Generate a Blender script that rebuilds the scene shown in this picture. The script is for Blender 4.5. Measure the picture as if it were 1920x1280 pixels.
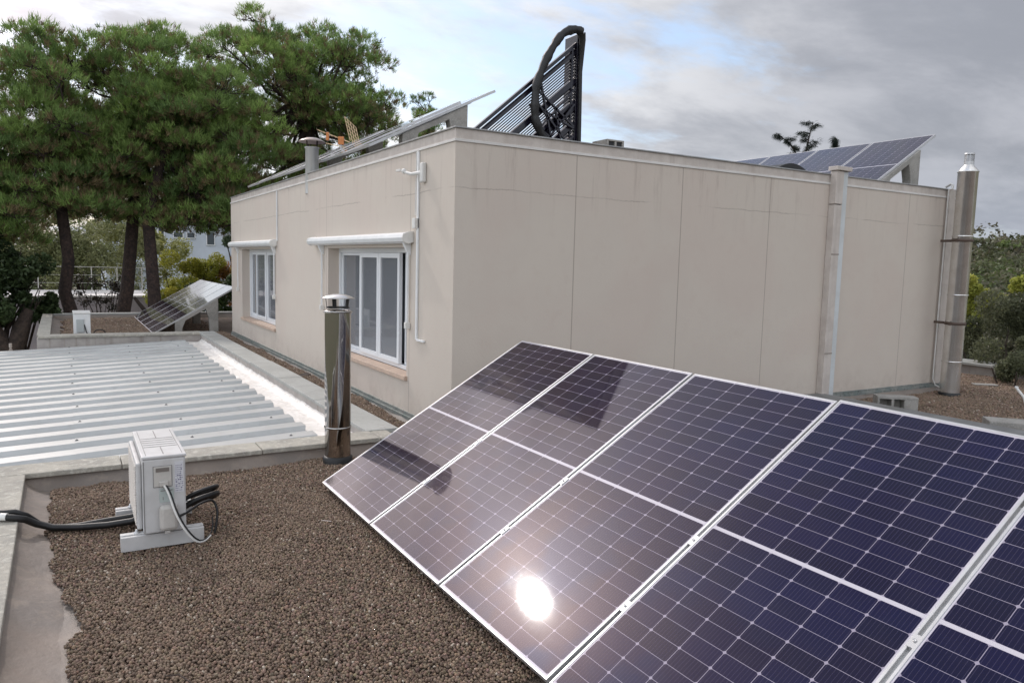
import bpy, math, random
import numpy as np
from mathutils import Vector, Matrix
R = math.radians
random.seed(7); rng = np.random.default_rng(7)
sc = bpy.context.scene
for o in list(bpy.data.objects): bpy.data.objects.remove(o)
col = sc.collection

# ------------------------------------------------------------------ camera
cam_d = bpy.data.cameras.new('camera'); cam = bpy.data.objects.new('camera', cam_d); col.objects.link(cam)
yaw, pit, rol = R(30.910), R(-5.936), R(1.470)
fw = Vector((math.sin(yaw)*math.cos(pit), math.cos(yaw)*math.cos(pit), math.sin(pit)))
rt = Vector((math.cos(yaw), -math.sin(yaw), 0)); up = rt.cross(fw)
r2 = rt*math.cos(rol) + up*math.sin(rol); u2 = -rt*math.sin(rol) + up*math.cos(rol)
m = Matrix((r2, u2, -fw)).transposed().to_4x4(); m.translation = (-1.6855, -5.6259, 1.7246)
cam.matrix_world = m
cam_d.sensor_width = 36; cam_d.lens = 1412.8/1920*36
cam_d.clip_start = 0.05; cam_d.clip_end = 3000
sc.camera = cam

# ------------------------------------------------------------------ sun, sky, exposure
SUN_EL, SUN_AZ = 39.6, -9.1                    # azimuth from +Y towards +X
sdir = Vector((math.sin(R(SUN_AZ))*math.cos(R(SUN_EL)), math.cos(R(SUN_AZ))*math.cos(R(SUN_EL)), math.sin(R(SUN_EL))))
sl = bpy.data.lights.new('sun', 'SUN'); sun = bpy.data.objects.new('sun', sl); col.objects.link(sun)
sl.energy = 1.0; sl.angle = R(1.35); sl.color = (1.0, 0.955, 0.90)
sun.rotation_euler = sdir.to_track_quat('Z', 'Y').to_euler(); sun.location = (0, 0, 30)
sc.view_settings.view_transform = 'Standard'; sc.view_settings.look = 'None'
sc.view_settings.exposure = 0.5; sc.view_settings.gamma = 1.0
w = bpy.data.worlds.new('World'); sc.world = w; w.use_nodes = True

class NT:
    """tiny node helper"""
    def __init__(s, tree): s.t = tree; s.n = tree.nodes; s.l = tree.links
    def new(s, typ, **kw):
        n = s.n.new(typ)
        for k, v in kw.items():
            if k.startswith('i_'):
                key = k[2:]; key = int(key) if key.isdigit() else key.replace('_', ' ')
                s.put(n.inputs[key], v)
            else: setattr(n, k, v)
        return n
    def put(s, sock, v):
        if isinstance(v, bpy.types.NodeSocket): s.l.new(v, sock)
        else: sock.default_value = v
    def math(s, op, a, b=None, c=None, clamp=False):
        n = s.n.new('ShaderNodeMath'); n.operation = op; n.use_clamp = clamp
        s.put(n.inputs[0], a)
        if b is not None: s.put(n.inputs[1], b)
        if c is not None: s.put(n.inputs[2], c)
        return n.outputs[0]
    def vmath(s, op, a, b=None):
        n = s.n.new('ShaderNodeVectorMath'); n.operation = op
        s.put(n.inputs[0], a)
        if b is not None: s.put(n.inputs[1], b)
        return n.outputs['Value'] if op in ('DOT_PRODUCT', 'LENGTH') else n.outputs[0]
    def mix(s, f, a, b, bl='MIX'):
        n = s.n.new('ShaderNodeMix'); n.data_type = 'RGBA'; n.blend_type = bl
        s.put(n.inputs[0], f); s.put(n.inputs[6], a); s.put(n.inputs[7], b)
        return n.outputs[2]
    def ss(s, v, lo, hi, a=0.0, b=1.0):
        n = s.n.new('ShaderNodeMapRange'); n.interpolation_type = 'SMOOTHSTEP'
        s.put(n.inputs['Value'], v); n.inputs['From Min'].default_value = lo; n.inputs['From Max'].default_value = hi
        n.inputs['To Min'].default_value = a; n.inputs['To Max'].default_value = b
        return n.outputs[0]
    def noise(s, vec, scale, detail=4, rough=.55, dist=0.0):
        n = s.n.new('ShaderNodeTexNoise'); n.inputs['Scale'].default_value = scale
        n.inputs['Detail'].default_value = detail; n.inputs['Roughness'].default_value = rough
        n.inputs['Distortion'].default_value = dist
        if vec is not None: s.l.new(vec, n.inputs['Vector'])
        return n.outputs['Fac']
    def sep(s, v):
        n = s.n.new('ShaderNodeSeparateXYZ'); s.l.new(v, n.inputs[0]); return n.outputs
    def comb(s, x, y, z):
        n = s.n.new('ShaderNodeCombineXYZ')
        for i, v in enumerate((x, y, z)): s.put(n.inputs[i], v)
        return n.outputs[0]

def rgb(r, g, b): return (r, g, b, 1.0)

k = NT(w.node_tree)
for n_ in list(k.n): k.n.remove(n_)
wo = k.new('ShaderNodeOutputWorld'); bg = k.new('ShaderNodeBackground'); k.l.new(bg.outputs[0], wo.inputs[0])
sky = k.new('ShaderNodeTexSky', sky_type='NISHITA', sun_disc=False, sun_elevation=R(SUN_EL), sun_rotation=R(SUN_AZ), air_density=1.1, dust_density=1.6, ozone_density=1.2)
gd = k.new('ShaderNodeTexCoord').outputs['Generated']
dx, dy, dz = k.sep(gd)
den = k.math('ADD', k.math('MAXIMUM', dz, 0.0), 0.16)
cp = k.comb(k.math('DIVIDE', dx, den), k.math('DIVIDE', dy, den), 0.0)
mp = k.new('ShaderNodeMapping'); k.l.new(cp, mp.inputs[0]); mp.inputs['Rotation'].default_value = (0, 0, R(-24)); mp.inputs['Scale'].default_value = (0.75, 1.15, 1); mp.inputs['Location'].default_value = (3.1, 1.35, 0)
n1 = k.noise(mp.outputs[0], 1.1, 9, .58, .15)
n2 = k.noise(mp.outputs[0], 3.6, 8, .6, .2)
cloud = k.math('ADD', k.math('MULTIPLY', n1, .7), k.math('MULTIPLY', n2, .3))
# more cover to the right (+X) and overhead, a thinner belt low behind the house
side = k.ss(dx, 0.40, 0.88)                      # 0 towards the sun side, 1 to the right
cover = k.ss(k.math('ADD', cloud, k.math('MULTIPLY', side, .10)), .40, .55)
sunv = k.new('ShaderNodeVectorMath', operation='DOT_PRODUCT'); k.l.new(gd, sunv.inputs[0]); sunv.inputs[1].default_value = sdir
glow = k.math('POWER', k.math('MAXIMUM', sunv.outputs['Value'], 0.0), 28.0)
n3 = k.noise(mp.outputs[0], 1.7, 7, .6, .2)
thick = k.ss(n3, .36, .68)
lit = k.mix(side, rgb(5.9, 5.9, 5.95), rgb(2.75, 2.8, 3.05))
drk = k.mix(side, rgb(3.3, 3.35, 3.6), rgb(1.9, 1.97, 2.2))
cc = k.mix(thick, lit, drk)
wall_fill = k.math('MULTIPLY', k.ss(dx, -.85, -.1, 2.1, 1.0), k.ss(dy, -.7, -.1, 1.55, 1.0))              # added: unseen sky left and behind the camera brightened to light the house walls
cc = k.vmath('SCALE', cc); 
wsc = k.n[-1]; k.put(wsc.inputs['Scale'], wall_fill)
haz = k.ss(dz, 0.0, 0.16, 1.0, 0.0)
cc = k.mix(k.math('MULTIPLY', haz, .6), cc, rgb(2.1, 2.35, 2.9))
base = k.mix(.35, sky.outputs[0], rgb(2.6, 3.6, 5.4))
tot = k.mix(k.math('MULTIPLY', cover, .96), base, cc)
bank = Vector((math.sin(R(-12))*math.cos(R(20)), math.cos(R(-12))*math.cos(R(20)), math.sin(R(20))))   # sunlit cloud bank low to the north
bkv = k.new('ShaderNodeVectorMath', operation='DOT_PRODUCT'); k.l.new(gd, bkv.inputs[0]); bkv.inputs[1].default_value = bank
gl = k.math('ADD', k.math('MULTIPLY', glow, 10.0), k.math('MULTIPLY', k.math('POWER', k.math('MAXIMUM', sunv.outputs['Value'], 0.0), 120.0), 22.0))
gl = k.math('ADD', gl, k.math('MULTIPLY', k.math('POWER', k.math('MAXIMUM', bkv.outputs['Value'], 0.0), 130.0), 19.0))
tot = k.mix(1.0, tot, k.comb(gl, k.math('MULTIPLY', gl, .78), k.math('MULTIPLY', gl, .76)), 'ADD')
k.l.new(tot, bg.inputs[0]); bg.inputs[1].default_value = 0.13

# ------------------------------------------------------------------ materials
MATS = {}
def mat(name, c, rough=.6, metal=0.0, c2=None, nscale=3.0, c3=None, n3scale=40.0, bump=0.0, bscale=60.0, bdist=.01, spec=None, extra=None, streak=0.0, coat=0.0):
    if name in MATS: return MATS[name]
    M = bpy.data.materials.new(name); M.use_nodes = True; MATS[name] = M
    t = NT(M.node_tree); b = t.n['Principled BSDF']
    b.inputs['Roughness'].default_value = rough; b.inputs['Metallic'].default_value = metal
    if spec is not None: b.inputs['Specular IOR Level'].default_value = spec
    if coat: b.inputs['Coat Weight'].default_value = coat; b.inputs['Coat Roughness'].default_value = .12
    pos = t.new('ShaderNodeNewGeometry').outputs['Position']
    cur = rgb(*c)
    if c2 is not None:
        cur = t.mix(t.ss(t.noise(pos, nscale, 6, .6), .35, .65), cur, rgb(*c2))
    if c3 is not None:
        cur = t.mix(t.ss(t.noise(pos, n3scale, 4, .6), .5, .72), cur, rgb(*c3))
    if streak:
        x, y, z = t.sep(pos)
        sv = t.comb(t.math('MULTIPLY', x, 9.0), t.math('MULTIPLY', y, 9.0), t.math('MULTIPLY', z, .35))
        s_ = t.ss(t.noise(sv, 1.0, 5, .6), .5, .75)
        cur = t.mix(t.math('MULTIPLY', s_, streak), cur, rgb(c[0]*.62, c[1]*.58, c[2]*.54))
    if extra: cur = extra(t, pos, cur, b)
    if isinstance(cur, tuple): b.inputs['Base Color'].default_value = cur
    else: t.l.new(cur, b.inputs['Base Color'])
    if bump:
        bn = t.new('ShaderNodeBump'); bn.inputs['Strength'].default_value = bump; bn.inputs['Distance'].default_value = bdist
        t.l.new(t.noise(pos, bscale, 5, .6), bn.inputs['Height']); t.l.new(bn.outputs[0], b.inputs['Normal'])
    return M

CX, CY, TOPZ = 1.579, 0.965, 3.004
BX1, BY1 = CX+8.528, CY+11.11
G = -0.06

def wall_lines(t, pos, cur, b):
    x, y, z = t.sep(pos)
    nz = t.new('ShaderNodeNewGeometry').outputs['Normal']; nx, ny, nzz = t.sep(nz)
    leftf = t.math('GREATER_THAN', t.math('ABSOLUTE', nx), .5)
    wob = t.math('MULTIPLY', t.math('SUBTRACT', t.noise(pos, 2.2, 5, .7), .5), .02)
    def line(coord, vals, hw, wb=True):
        acc = None
        cd = t.math('ADD', coord, wob) if wb else coord
        for v in vals:
            d = t.math('ABSOLUTE', t.math('SUBTRACT', cd, v))
            l_ = t.ss(d, hw*.4, hw, 1.0, 0.0)
            acc = l_ if acc is None else t.math('MAXIMUM', acc, l_)
        return acc
    lv = line(y, [2.03, 5.05, 8.06, 11.08], .009, False)
    rv = line(x, [3.0, 4.5, 5.98, 8.93], .009, False)
    below = t.math('LESS_THAN', z, 2.86)
    mv = t.math('MULTIPLY', t.mix(leftf, rv, lv), below)
    crack = t.math('ADD', z, t.math('MULTIPLY', t.math('SUBTRACT', t.noise(pos, 1.3, 6, .75), .5), .10))
    crk = t.math('MULTIPLY', t.ss(t.math('ABSOLUTE', t.math('SUBTRACT', crack, 2.44)), .002, .008, 1.0, 0.0), t.ss(t.noise(pos, 1.1, 3), .40, .52))
    # blotchy repaint patches and rain streaks under the band
    cur = t.mix(t.math('MULTIPLY', t.ss(t.noise(pos, .9, 3, .5), .42, .62), .32), cur, rgb(.53, .44, .385))
    top = t.ss(z, 1.9, 2.9)
    sv = t.comb(t.math('MULTIPLY', x, 6.0), t.math('MULTIPLY', y, 6.0), t.math('MULTIPLY', z, .5))
    st = t.math('MULTIPLY', t.ss(t.noise(sv, 1.6, 6, .7), .52, .74), top)
    cur = t.mix(t.math('MULTIPLY', st, .42), cur, rgb(.26, .20, .17))
    foot = t.math('MULTIPLY', t.ss(z, 0.0, .45, 1.0, 0.0), t.ss(t.noise(pos, 3.5, 5, .7), .4, .65))
    cur = t.mix(t.math('MULTIPLY', foot, .28), cur, rgb(.30, .25, .21))
    cur = t.mix(t.math('MULTIPLY', mv, .55), cur, rgb(.20, .165, .14))
    cur = t.mix(t.math('MULTIPLY', crk, .45), cur, rgb(.2, .165, .14))
    return cur
M_wall = mat('painted_render', (.555, .495, .43), .85, c2=(.54, .48, .418), nscale=1.6, c3=(.54, .475, .412), n3scale=7, bump=.25, bscale=45, bdist=.006, extra=wall_lines)
M_trim = mat('painted_trim', (.54, .49, .445), .7, c2=(.46, .41, .37), nscale=5, streak=.4, bump=.1)
M_zinc = mat('zinc_edge', (.36, .36, .35), .45, .3, c2=(.27, .27, .27), nscale=9)
M_flash = mat('grey_green_flashing', (.20, .24, .23), .4, .3, c2=(.30, .31, .29), nscale=6, c3=(.10, .11, .11), n3scale=20)
M_white = mat('white_lacquer', (.74, .75, .75), .35, c2=(.68, .69, .69), nscale=6)
M_whitep = mat('white_plastic', (.70, .69, .66), .5, c2=(.62, .61, .58), nscale=10)
M_cap = mat('pale_coping', (.37, .375, .355), .75, c2=(.31, .315, .295), nscale=2.5, c3=(.29, .28, .26), n3scale=26, bump=.2, bscale=70)
M_capf = mat('coping_face', (.42, .39, .36), .8, c2=(.34, .31, .29), nscale=5, streak=.8, bump=.2)
M_capn = mat('weathered_coping', (.40, .375, .32), .9, c2=(.30, .285, .25), nscale=4, c3=(.50, .48, .42), n3scale=22, bump=.6, bscale=38, bdist=.02)
M_memb = mat('grey_membrane', (.215, .175, .145), .65, c2=(.18, .155, .135), nscale=1.8, c3=(.24, .20, .165), n3scale=9, bump=.35, bscale=7, bdist=.04)
M_gut = mat('silver_membrane', (.86, .83, .79), .45, .0, c2=(.76, .72, .67), nscale=4, c3=(.68, .63, .58), n3scale=16, bump=.7, bscale=11, bdist=.03)
M_sheet = mat('galvanised_sheet', (.455, .465, .46), .38, .3, c2=(.40, .41, .405), nscale=1.1, c3=(.40, .405, .40), n3scale=14, bump=.05, bscale=3)
M_alu = mat('anodised_aluminium', (.52, .525, .53), .38, .55, c2=(.47, .47, .47), nscale=12)
M_chrome = mat('polished_steel', (.40, .385, .37), .05, 1.0)
def ripple(M, st, di, zs=.8, sc_=5.0):
    t = NT(M.node_tree); b = t.n['Principled BSDF']; x, y, z = t.sep(t.new('ShaderNodeNewGeometry').outputs['Position'])
    bn = t.new('ShaderNodeBump'); bn.inputs['Strength'].default_value = st; bn.inputs['Distance'].default_value = di
    t.l.new(t.noise(t.comb(t.math('MULTIPLY', x, sc_), t.math('MULTIPLY', y, sc_), t.math('MULTIPLY', z, zs)), 1.0, 1.5, .4), bn.inputs['Height']); t.l.new(bn.outputs[0], b.inputs['Normal'])
ripple(M_chrome, .7, .045, .7, 8.0)
M_steel = mat('dull_stainless', (.72, .71, .69), .26, .85, c2=(.62, .60, .57), nscale=5, streak=.35)
ripple(M_steel, .3, .02)
M_black = mat('black_rubber', (.006, .006, .0065), .5, c2=(.010, .010, .010))
M_blk2 = mat('glossy_black_plastic', (.006, .005, .011), .24, c2=(.010, .008, .018), nscale=12)
M_conc = mat('grey_concrete', (.33, .315, .29), .9, c2=(.25, .24, .22), nscale=6, c3=(.40, .38, .35), n3scale=60, bump=.5, bscale=90)
M_stone = mat('pink_stone_sill', (.52, .39, .30), .7, c2=(.44, .33, .26), nscale=8, bump=.15)
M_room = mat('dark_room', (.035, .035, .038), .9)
M_pvc = mat('window_pvc', (.73, .75, .77), .3)
M_bark = mat('pine_bark', (.055, .036, .030), .95, c2=(.028, .020, .018), nscale=7, c3=(.085, .055, .042), n3scale=18, bump=1.0, bscale=16, bdist=.06)
M_barkd = mat('dark_bark', (.07, .05, .04), .95, c2=(.035, .026, .022), nscale=8, bump=.8, bscale=20, bdist=.04)
M_orange = mat('orange_plastic', (.62, .22, .06), .5)
M_brass = mat('antenna_rod', (.55, .40, .24), .4, .6)
M_lavw = mat('garden_wall_paint', (.33, .29, .30), .85, c2=(.28, .25, .26), nscale=1.5, streak=.5)
M_pave = mat('white_paving', (.74, .70, .67), .7, c2=(.66, .62, .60), nscale=2)
M_house = mat('pale_house_wall', (.50, .54, .60), .8, c2=(.44, .48, .53), nscale=.8)
M_dark = mat('dark_window', (.04, .05, .06), .15)
M_rope = mat('pale_rope', (.45, .40, .36), .8)
M_bolt = mat('bolt_steel', (.5, .5, .5), .35, .8)

def glass_mat(name, tint, rough=.03, tr=.75):
    M = bpy.data.materials.new(name); M.use_nodes = True; t = NT(M.node_tree); b = t.n['Principled BSDF']
    b.inputs['Base Color'].default_value = rgb(*tint); b.inputs['Roughness'].default_value = rough
    b.inputs['Alpha'].default_value = tr; b.inputs['Specular IOR Level'].default_value = .9
    return M
M_glass = glass_mat('window_glass', (.23, .24, .26), .03, .72)

# solar cells: grid, busbars and cell tint from the panel's own coordinates
PW, PL, PGAP, TILT = 1.038, 2.074, .022, R(30.4)
def cell_mat():
    M = bpy.data.materials.new('solar_glass'); M.use_nodes = True; t = NT(M.node_tree); b = t.n['Principled BSDF']
    ob = t.new('ShaderNodeTexCoord').outputs['Object']; x, y, z = t.sep(ob)
    mx = .018; cw = (PW-2*mx)/6
    my = .020; mid = .018; chh = (PL/2-my-mid/2)/12
    u = t.math('DIVIDE', t.math('SUBTRACT', x, mx), cw)
    yy = t.math('ABSOLUTE', t.math('SUBTRACT', y, PL/2))
    v = t.math('DIVIDE', t.math('SUBTRACT', yy, mid/2), chh)
    fu = t.math('FRACT', u); fv = t.math('FRACT', v)
    du = t.math('MULTIPLY', t.math('MINIMUM', fu, t.math('SUBTRACT', 1.0, fu)), cw)
    dv = t.math('MULTIPLY', t.math('MINIMUM', fv, t.math('SUBTRACT', 1.0, fv)), chh)
    gap = t.math('MAXIMUM', t.ss(du, .0008, .0018, 1.0, 0.0), t.ss(dv, .0006, .0014, 1.0, 0.0))
    cham = t.ss(t.math('ADD', du, dv), .0085, .0105, 1.0, 0.0)
    out = t.math('MAXIMUM', t.math('MAXIMUM', t.math('LESS_THAN', u, 0.0), t.math('GREATER_THAN', u, 6.0)),
                 t.math('MAXIMUM', t.math('LESS_THAN', v, 0.0), t.math('GREATER_THAN', v, 12.0)))
    white = t.math('MAXIMUM', t.math('MAXIMUM', gap, cham), out)
    bb = t.math('FRACT', t.math('MULTIPLY', fu, 10.0)); bd = t.math('MULTIPLY', t.math('ABSOLUTE', t.math('SUBTRACT', bb, .5)), cw/10)
    bus = t.ss(bd, .0004, .0011, 1.0, 0.0)
    # cell to cell variation
    oi = t.new('ShaderNodeObjectInfo').outputs['Random']
    wn = t.new('ShaderNodeTexWhiteNoise', noise_dimensions='3D')
    sgn = t.math('GREATER_THAN', y, PL/2)
    t.l.new(t.comb(t.math('FLOOR', u), t.math('ADD', t.math('FLOOR', v), t.math('MULTIPLY', sgn, 40.0)), t.math('MULTIPLY', oi, 50.0)), wn.inputs[0])
    rnd = wn.outputs['Value']
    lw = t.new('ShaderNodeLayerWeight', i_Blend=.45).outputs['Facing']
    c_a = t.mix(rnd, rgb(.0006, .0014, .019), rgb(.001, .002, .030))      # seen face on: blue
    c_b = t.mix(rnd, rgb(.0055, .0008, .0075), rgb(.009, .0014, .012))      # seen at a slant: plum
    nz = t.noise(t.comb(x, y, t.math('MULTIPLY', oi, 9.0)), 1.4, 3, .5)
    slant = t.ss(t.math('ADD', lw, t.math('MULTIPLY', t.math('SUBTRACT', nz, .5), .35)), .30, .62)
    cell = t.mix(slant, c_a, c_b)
    cell = t.mix(t.math('MULTIPLY', bus, .45), cell, rgb(.07, .062, .11))
    c = t.mix(t.math('MULTIPLY', white, .85), cell, rgb(.32, .29, .36))
    c = t.mix(out, c, rgb(.46, .44, .48))
    dust = t.ss(t.noise(ob, 6.0, 8, .7), .45, .8)
    c = t.mix(t.math('MULTIPLY', dust, .012), c, rgb(.40, .34, .30))
    spk = t.math('GREATER_THAN', t.noise(ob, 70.0, 2, .5), .82)
    c = t.mix(t.math('MULTIPLY', spk, .15), c, rgb(.5, .47, .42))
    t.l.new(c, b.inputs['Base Color'])
    b.inputs['Roughness'].default_value = .25
    b.inputs['Specular IOR Level'].default_value = .028
    t.l.new(t.mix(t.ss(t.noise(t.comb(x, y, t.math('MULTIPLY', oi, 5.0)), 2.6, 3, .5), .42, .6), rgb(1, .36, .28), rgb(.30, .34, 1)), b.inputs['Specular Tint'])
    b.inputs['Coat Weight'].default_value = 1.0; b.inputs['Coat IOR'].default_value = 1.28
    t.l.new(t.math('ADD', .042, t.math('MULTIPLY', dust, .015)), b.inputs['Coat Roughness'])
    return M
M_cell = cell_mat()

# ------------------------------------------------------------------ mesh helper
class MB:
    def __init__(s): s.v = []; s.f = []; s.sm = []
    def _add(s, vs, fs, smooth=False):
        o = len(s.v); s.v += [tuple(p) for p in vs]; s.f += [tuple(i+o for i in f) for f in fs]; s.sm += [smooth]*len(fs); return s
    def box(s, x0, x1, y0, y1, z0, z1):
        vs = [(x, y, z) for z in (z0, z1) for y in (y0, y1) for x in (x0, x1)]
        return s._add(vs, [(0,2,3,1),(4,5,7,6),(0,1,5,4),(2,6,7,3),(0,4,6,2),(1,3,7,5)])
    def obox(s, c, ax, ay, az, hx, hy, hz):
        c = Vector(c); ax, ay, az = Vector(ax).normalized(), Vector(ay).normalized(), Vector(az).normalized()
        vs = [c + ax*hx*i + ay*hy*j + az*hz*k_ for k_ in (-1, 1) for j in (-1, 1) for i in (-1, 1)]
        return s._add(vs, [(0,2,3,1),(4,5,7,6),(0,1,5,4),(2,6,7,3),(0,4,6,2),(1,3,7,5)])
    def bar(s, a, b, wd, th, upv=(0, 0, 1)):
        a, b = Vector(a), Vector(b); d = (b-a); L = d.length; d.normalize(); u_ = Vector(upv)
        sd = d.cross(u_)
        if sd.length < 1e-4: sd = d.cross(Vector((1, 0, 0)))
        sd.normalize(); n = sd.cross(d)
        return s.obox((a+b)/2, d, sd, n, L/2, wd/2, th/2)
    def quad(s, *p): return s._add(p, [tuple(range(len(p)))])
    def tube(s, pts, rad, n=10, caps=True, smooth=True):
        pts = [Vector(p) for p in pts]; rs = rad if isinstance(rad, (list, tuple)) else [rad]*len(pts)
        vs = []; fs = []; pu = None
        for i, p in enumerate(pts):
            t_ = (pts[min(i+1, len(pts)-1)] - pts[max(i-1, 0)]).normalized()
            if pu is None:
                pu = t_.cross(Vector((0, 0, 1)) if abs(t_.z) < .9 else Vector((1, 0, 0))).normalized()
            pu = (pu - t_*pu.dot(t_)).normalized(); q_ = t_.cross(pu)
            for j in range(n):
                a = 2*math.pi*j/n; vs.append(p + (pu*math.cos(a)+q_*math.sin(a))*rs[i])
        for i in range(len(pts)-1):
            for j in range(n): fs.append((i*n+j, i*n+(j+1) % n, (i+1)*n+(j+1) % n, (i+1)*n+j))
        s._add(vs, fs, smooth)
        if caps: s._add(vs[:n], [tuple(range(n))[::-1]]); s._add(vs[-n:], [tuple(range(n))])
        return s
    def lathe(s, c, prof, n=32, smooth=True):
        vs = []; fs = []
        for r_, z_ in prof:
            for j in range(n):
                a = 2*math.pi*j/n; vs.append((c[0]+r_*math.cos(a), c[1]+r_*math.sin(a), c[2]+z_))
        for i in range(len(prof)-1):
            for j in range(n): fs.append((i*n+j, i*n+(j+1) % n, (i+1)*n+(j+1) % n, (i+1)*n+j))
        return s._add(vs, fs, smooth)
    def prism(s, pts, off):
        n = len(pts); off = Vector(off); a = [Vector(p) for p in pts]; b = [p+off for p in a]
        return s._add(a+b, [tuple(range(n))[::-1], tuple(range(n, 2*n))] + [(i, (i+1) % n, n+(i+1) % n, n+i) for i in range(n)])
    def build(s, name, material, parent=None, bevel=0.0, local=False):
        me = bpy.data.meshes.new(name); o = bpy.data.objects.new(name, me); col.objects.link(o)
        vs = s.v
        if parent is not None:
            o.parent = parent
            if not local:
                inv = base_matrix(parent).inverted(); vs = [inv @ Vector(p) for p in s.v]
        me.from_pydata([tuple(p) for p in vs], [], s.f); me.polygons.foreach_set('use_smooth', s.sm); me.update()
        me.materials.append(material)
        import bmesh
        bm = bmesh.new(); bm.from_mesh(me); bmesh.ops.recalc_face_normals(bm, faces=bm.faces); bm.to_mesh(me); bm.free()
        if bevel:
            bv = o.modifiers.new('bevel', 'BEVEL'); bv.width = bevel; bv.segments = 2; bv.limit_method = 'ANGLE'; bv.angle_limit = R(40)
        return o

def smooth_path(P, n=6):
    P = [Vector(p) for p in P]; out = []
    for i in range(len(P)-1):
        a, b_, c, d = P[max(i-1, 0)], P[i], P[i+1], P[min(i+2, len(P)-1)]
        for j in range(n):
            t_ = j/n; out.append(.5*((2*b_)+(c-a)*t_+(2*a-5*b_+4*c-d)*t_*t_+(3*b_-a-3*c+d)*t_**3))
    return out+[P[-1]]
BASE = {}
def base_matrix(o):
    mm = Matrix.Identity(4); ch = []
    while o is not None: ch.append(o); o = o.parent
    for c in reversed(ch): mm = mm @ (Matrix.LocRotScale(c.location, c.rotation_euler, None))
    return mm
def tag(o, label=None, cat=None, group=None, kind=None):
    if label: o['label'] = label
    if cat: o['category'] = cat
    if group: o['group'] = group
    if kind: o['kind'] = kind
    return o
def thing(name, label, cat, loc=(0, 0, 0), group=None, rot=None):
    o = bpy.data.objects.new(name, None); col.objects.link(o); o.location = loc; o.empty_display_size = .1
    if rot: o.rotation_euler = rot
    return tag(o, label, cat, group)
def copy_tree(o, parent=None):
    c = o.copy(); col.objects.link(c)
    if parent is not None: c.parent = parent
    for ch in list(o.children): copy_tree(ch, c)
    return c
def npmesh(name, verts, faces, material, parent=None, colors=None, smooth=False):
    """verts Nx3, faces Mx3 or Mx4 (world coordinates)"""
    me = bpy.data.meshes.new(name); o = bpy.data.objects.new(name, me); col.objects.link(o)
    verts = np.asarray(verts, dtype=np.float64)
    if parent is not None:
        o.parent = parent; mi = np.array(base_matrix(parent).inverted()); verts = verts @ mi[:3, :3].T + mi[:3, 3]
    kf = faces.shape[1]
    me.vertices.add(len(verts)); me.vertices.foreach_set('co', verts.astype(np.float32).ravel())
    me.loops.add(faces.size); me.loops.foreach_set('vertex_index', faces.astype(np.int32).ravel())
    me.polygons.add(len(faces)); me.polygons.foreach_set('loop_start', (np.arange(len(faces))*kf).astype(np.int32))
    try: me.polygons.foreach_set('loop_total', np.full(len(faces), kf, dtype=np.int32))
    except Exception: pass
    if smooth: me.polygons.foreach_set('use_smooth', np.ones(len(faces), dtype=bool))
    me.update(calc_edges=True); me.validate()
    if colors is not None:
        a = me.color_attributes.new('tint', 'FLOAT_COLOR', 'POINT')
        c4 = np.ones((len(verts), 4), dtype=np.float32); c4[:, :3] = colors; a.data.foreach_set('color', c4.ravel())
    me.materials.append(material)
    return o

# ------------------------------------------------------------------ ground, hills
def disc(name, z, r_in, r_out, m_, hfun=None, nr=40, na=96):
    rr = np.concatenate([[0], np.geomspace(r_in, r_out, nr)]); an = np.linspace(0, 2*np.pi, na, endpoint=False)
    vs = [];
    for r_ in rr:
        for a in an:
            x, y = r_*math.cos(a), r_*math.sin(a); vs.append((x, y, z + (hfun(x, y) if hfun else 0)))
    fs = []
    for i in range(len(rr)-1):
        for j in range(na): fs.append((i*na+j, i*na+(j+1) % na, (i+1)*na+(j+1) % na, (i+1)*na+j))
    return npmesh(name, np.array(vs), np.array(fs), m_, smooth=True)
M_ground = mat('garden_ground', (.10, .105, .05), .95, c2=(.14, .12, .075), nscale=.4, c3=(.05, .065, .03), n3scale=2, bump=.5, bscale=6)
tag(disc('ground', -3.4, 6, 1500, M_ground), kind='structure')
def hillf(x, y):
    d = math.hypot(x, y); a = math.degrees(math.atan2(x, y))
    az = math.exp(-((a-66)/24)**2)
    h = max(0, min(1, (d-70)/200)); h = h*h*(3-2*h)
    return 9.0*h*az + 1.2*h*math.sin(x*.035)+.9*h*math.sin(y*.05+1)
M_hill = mat('wooded_hill', (.050, .055, .028), .95, c2=(.075, .068, .04), nscale=.06, c3=(.03, .036, .02), n3scale=.3)
vs = []; nx_, ny_ = 90, 60
for j in range(ny_):
    for i in range(nx_):
        a = R(8+104*i/(nx_-1)); d = 62+338*(j/(ny_-1))**1.2
        x, y = d*math.sin(a), d*math.cos(a)
        edge = min(1, i/8, (nx_-1-i)/8)
        vs.append((x, y, -3.6 + edge*hillf(x, y)*(1 if j < ny_-4 else .3)))
fs = [(j*nx_+i, j*nx_+i+1, (j+1)*nx_+i+1, (j+1)*nx_+i) for j in range(ny_-1) for i in range(nx_-1)]
tag(npmesh('hill', np.array(vs), np.array(fs), M_hill, smooth=True), kind='structure')

# ------------------------------------------------------------------ main white building (upper storey)
bld = thing('building', 'flat-roofed beige rendered upper storey with two white windows rising above the gravel roof', 'building', (CX, CY, -3.4))
W1 = (8.08, 10.95); W2 = (2.10, 4.97); WZ = (.45, 1.87)
T = .24
b = MB()
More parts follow.
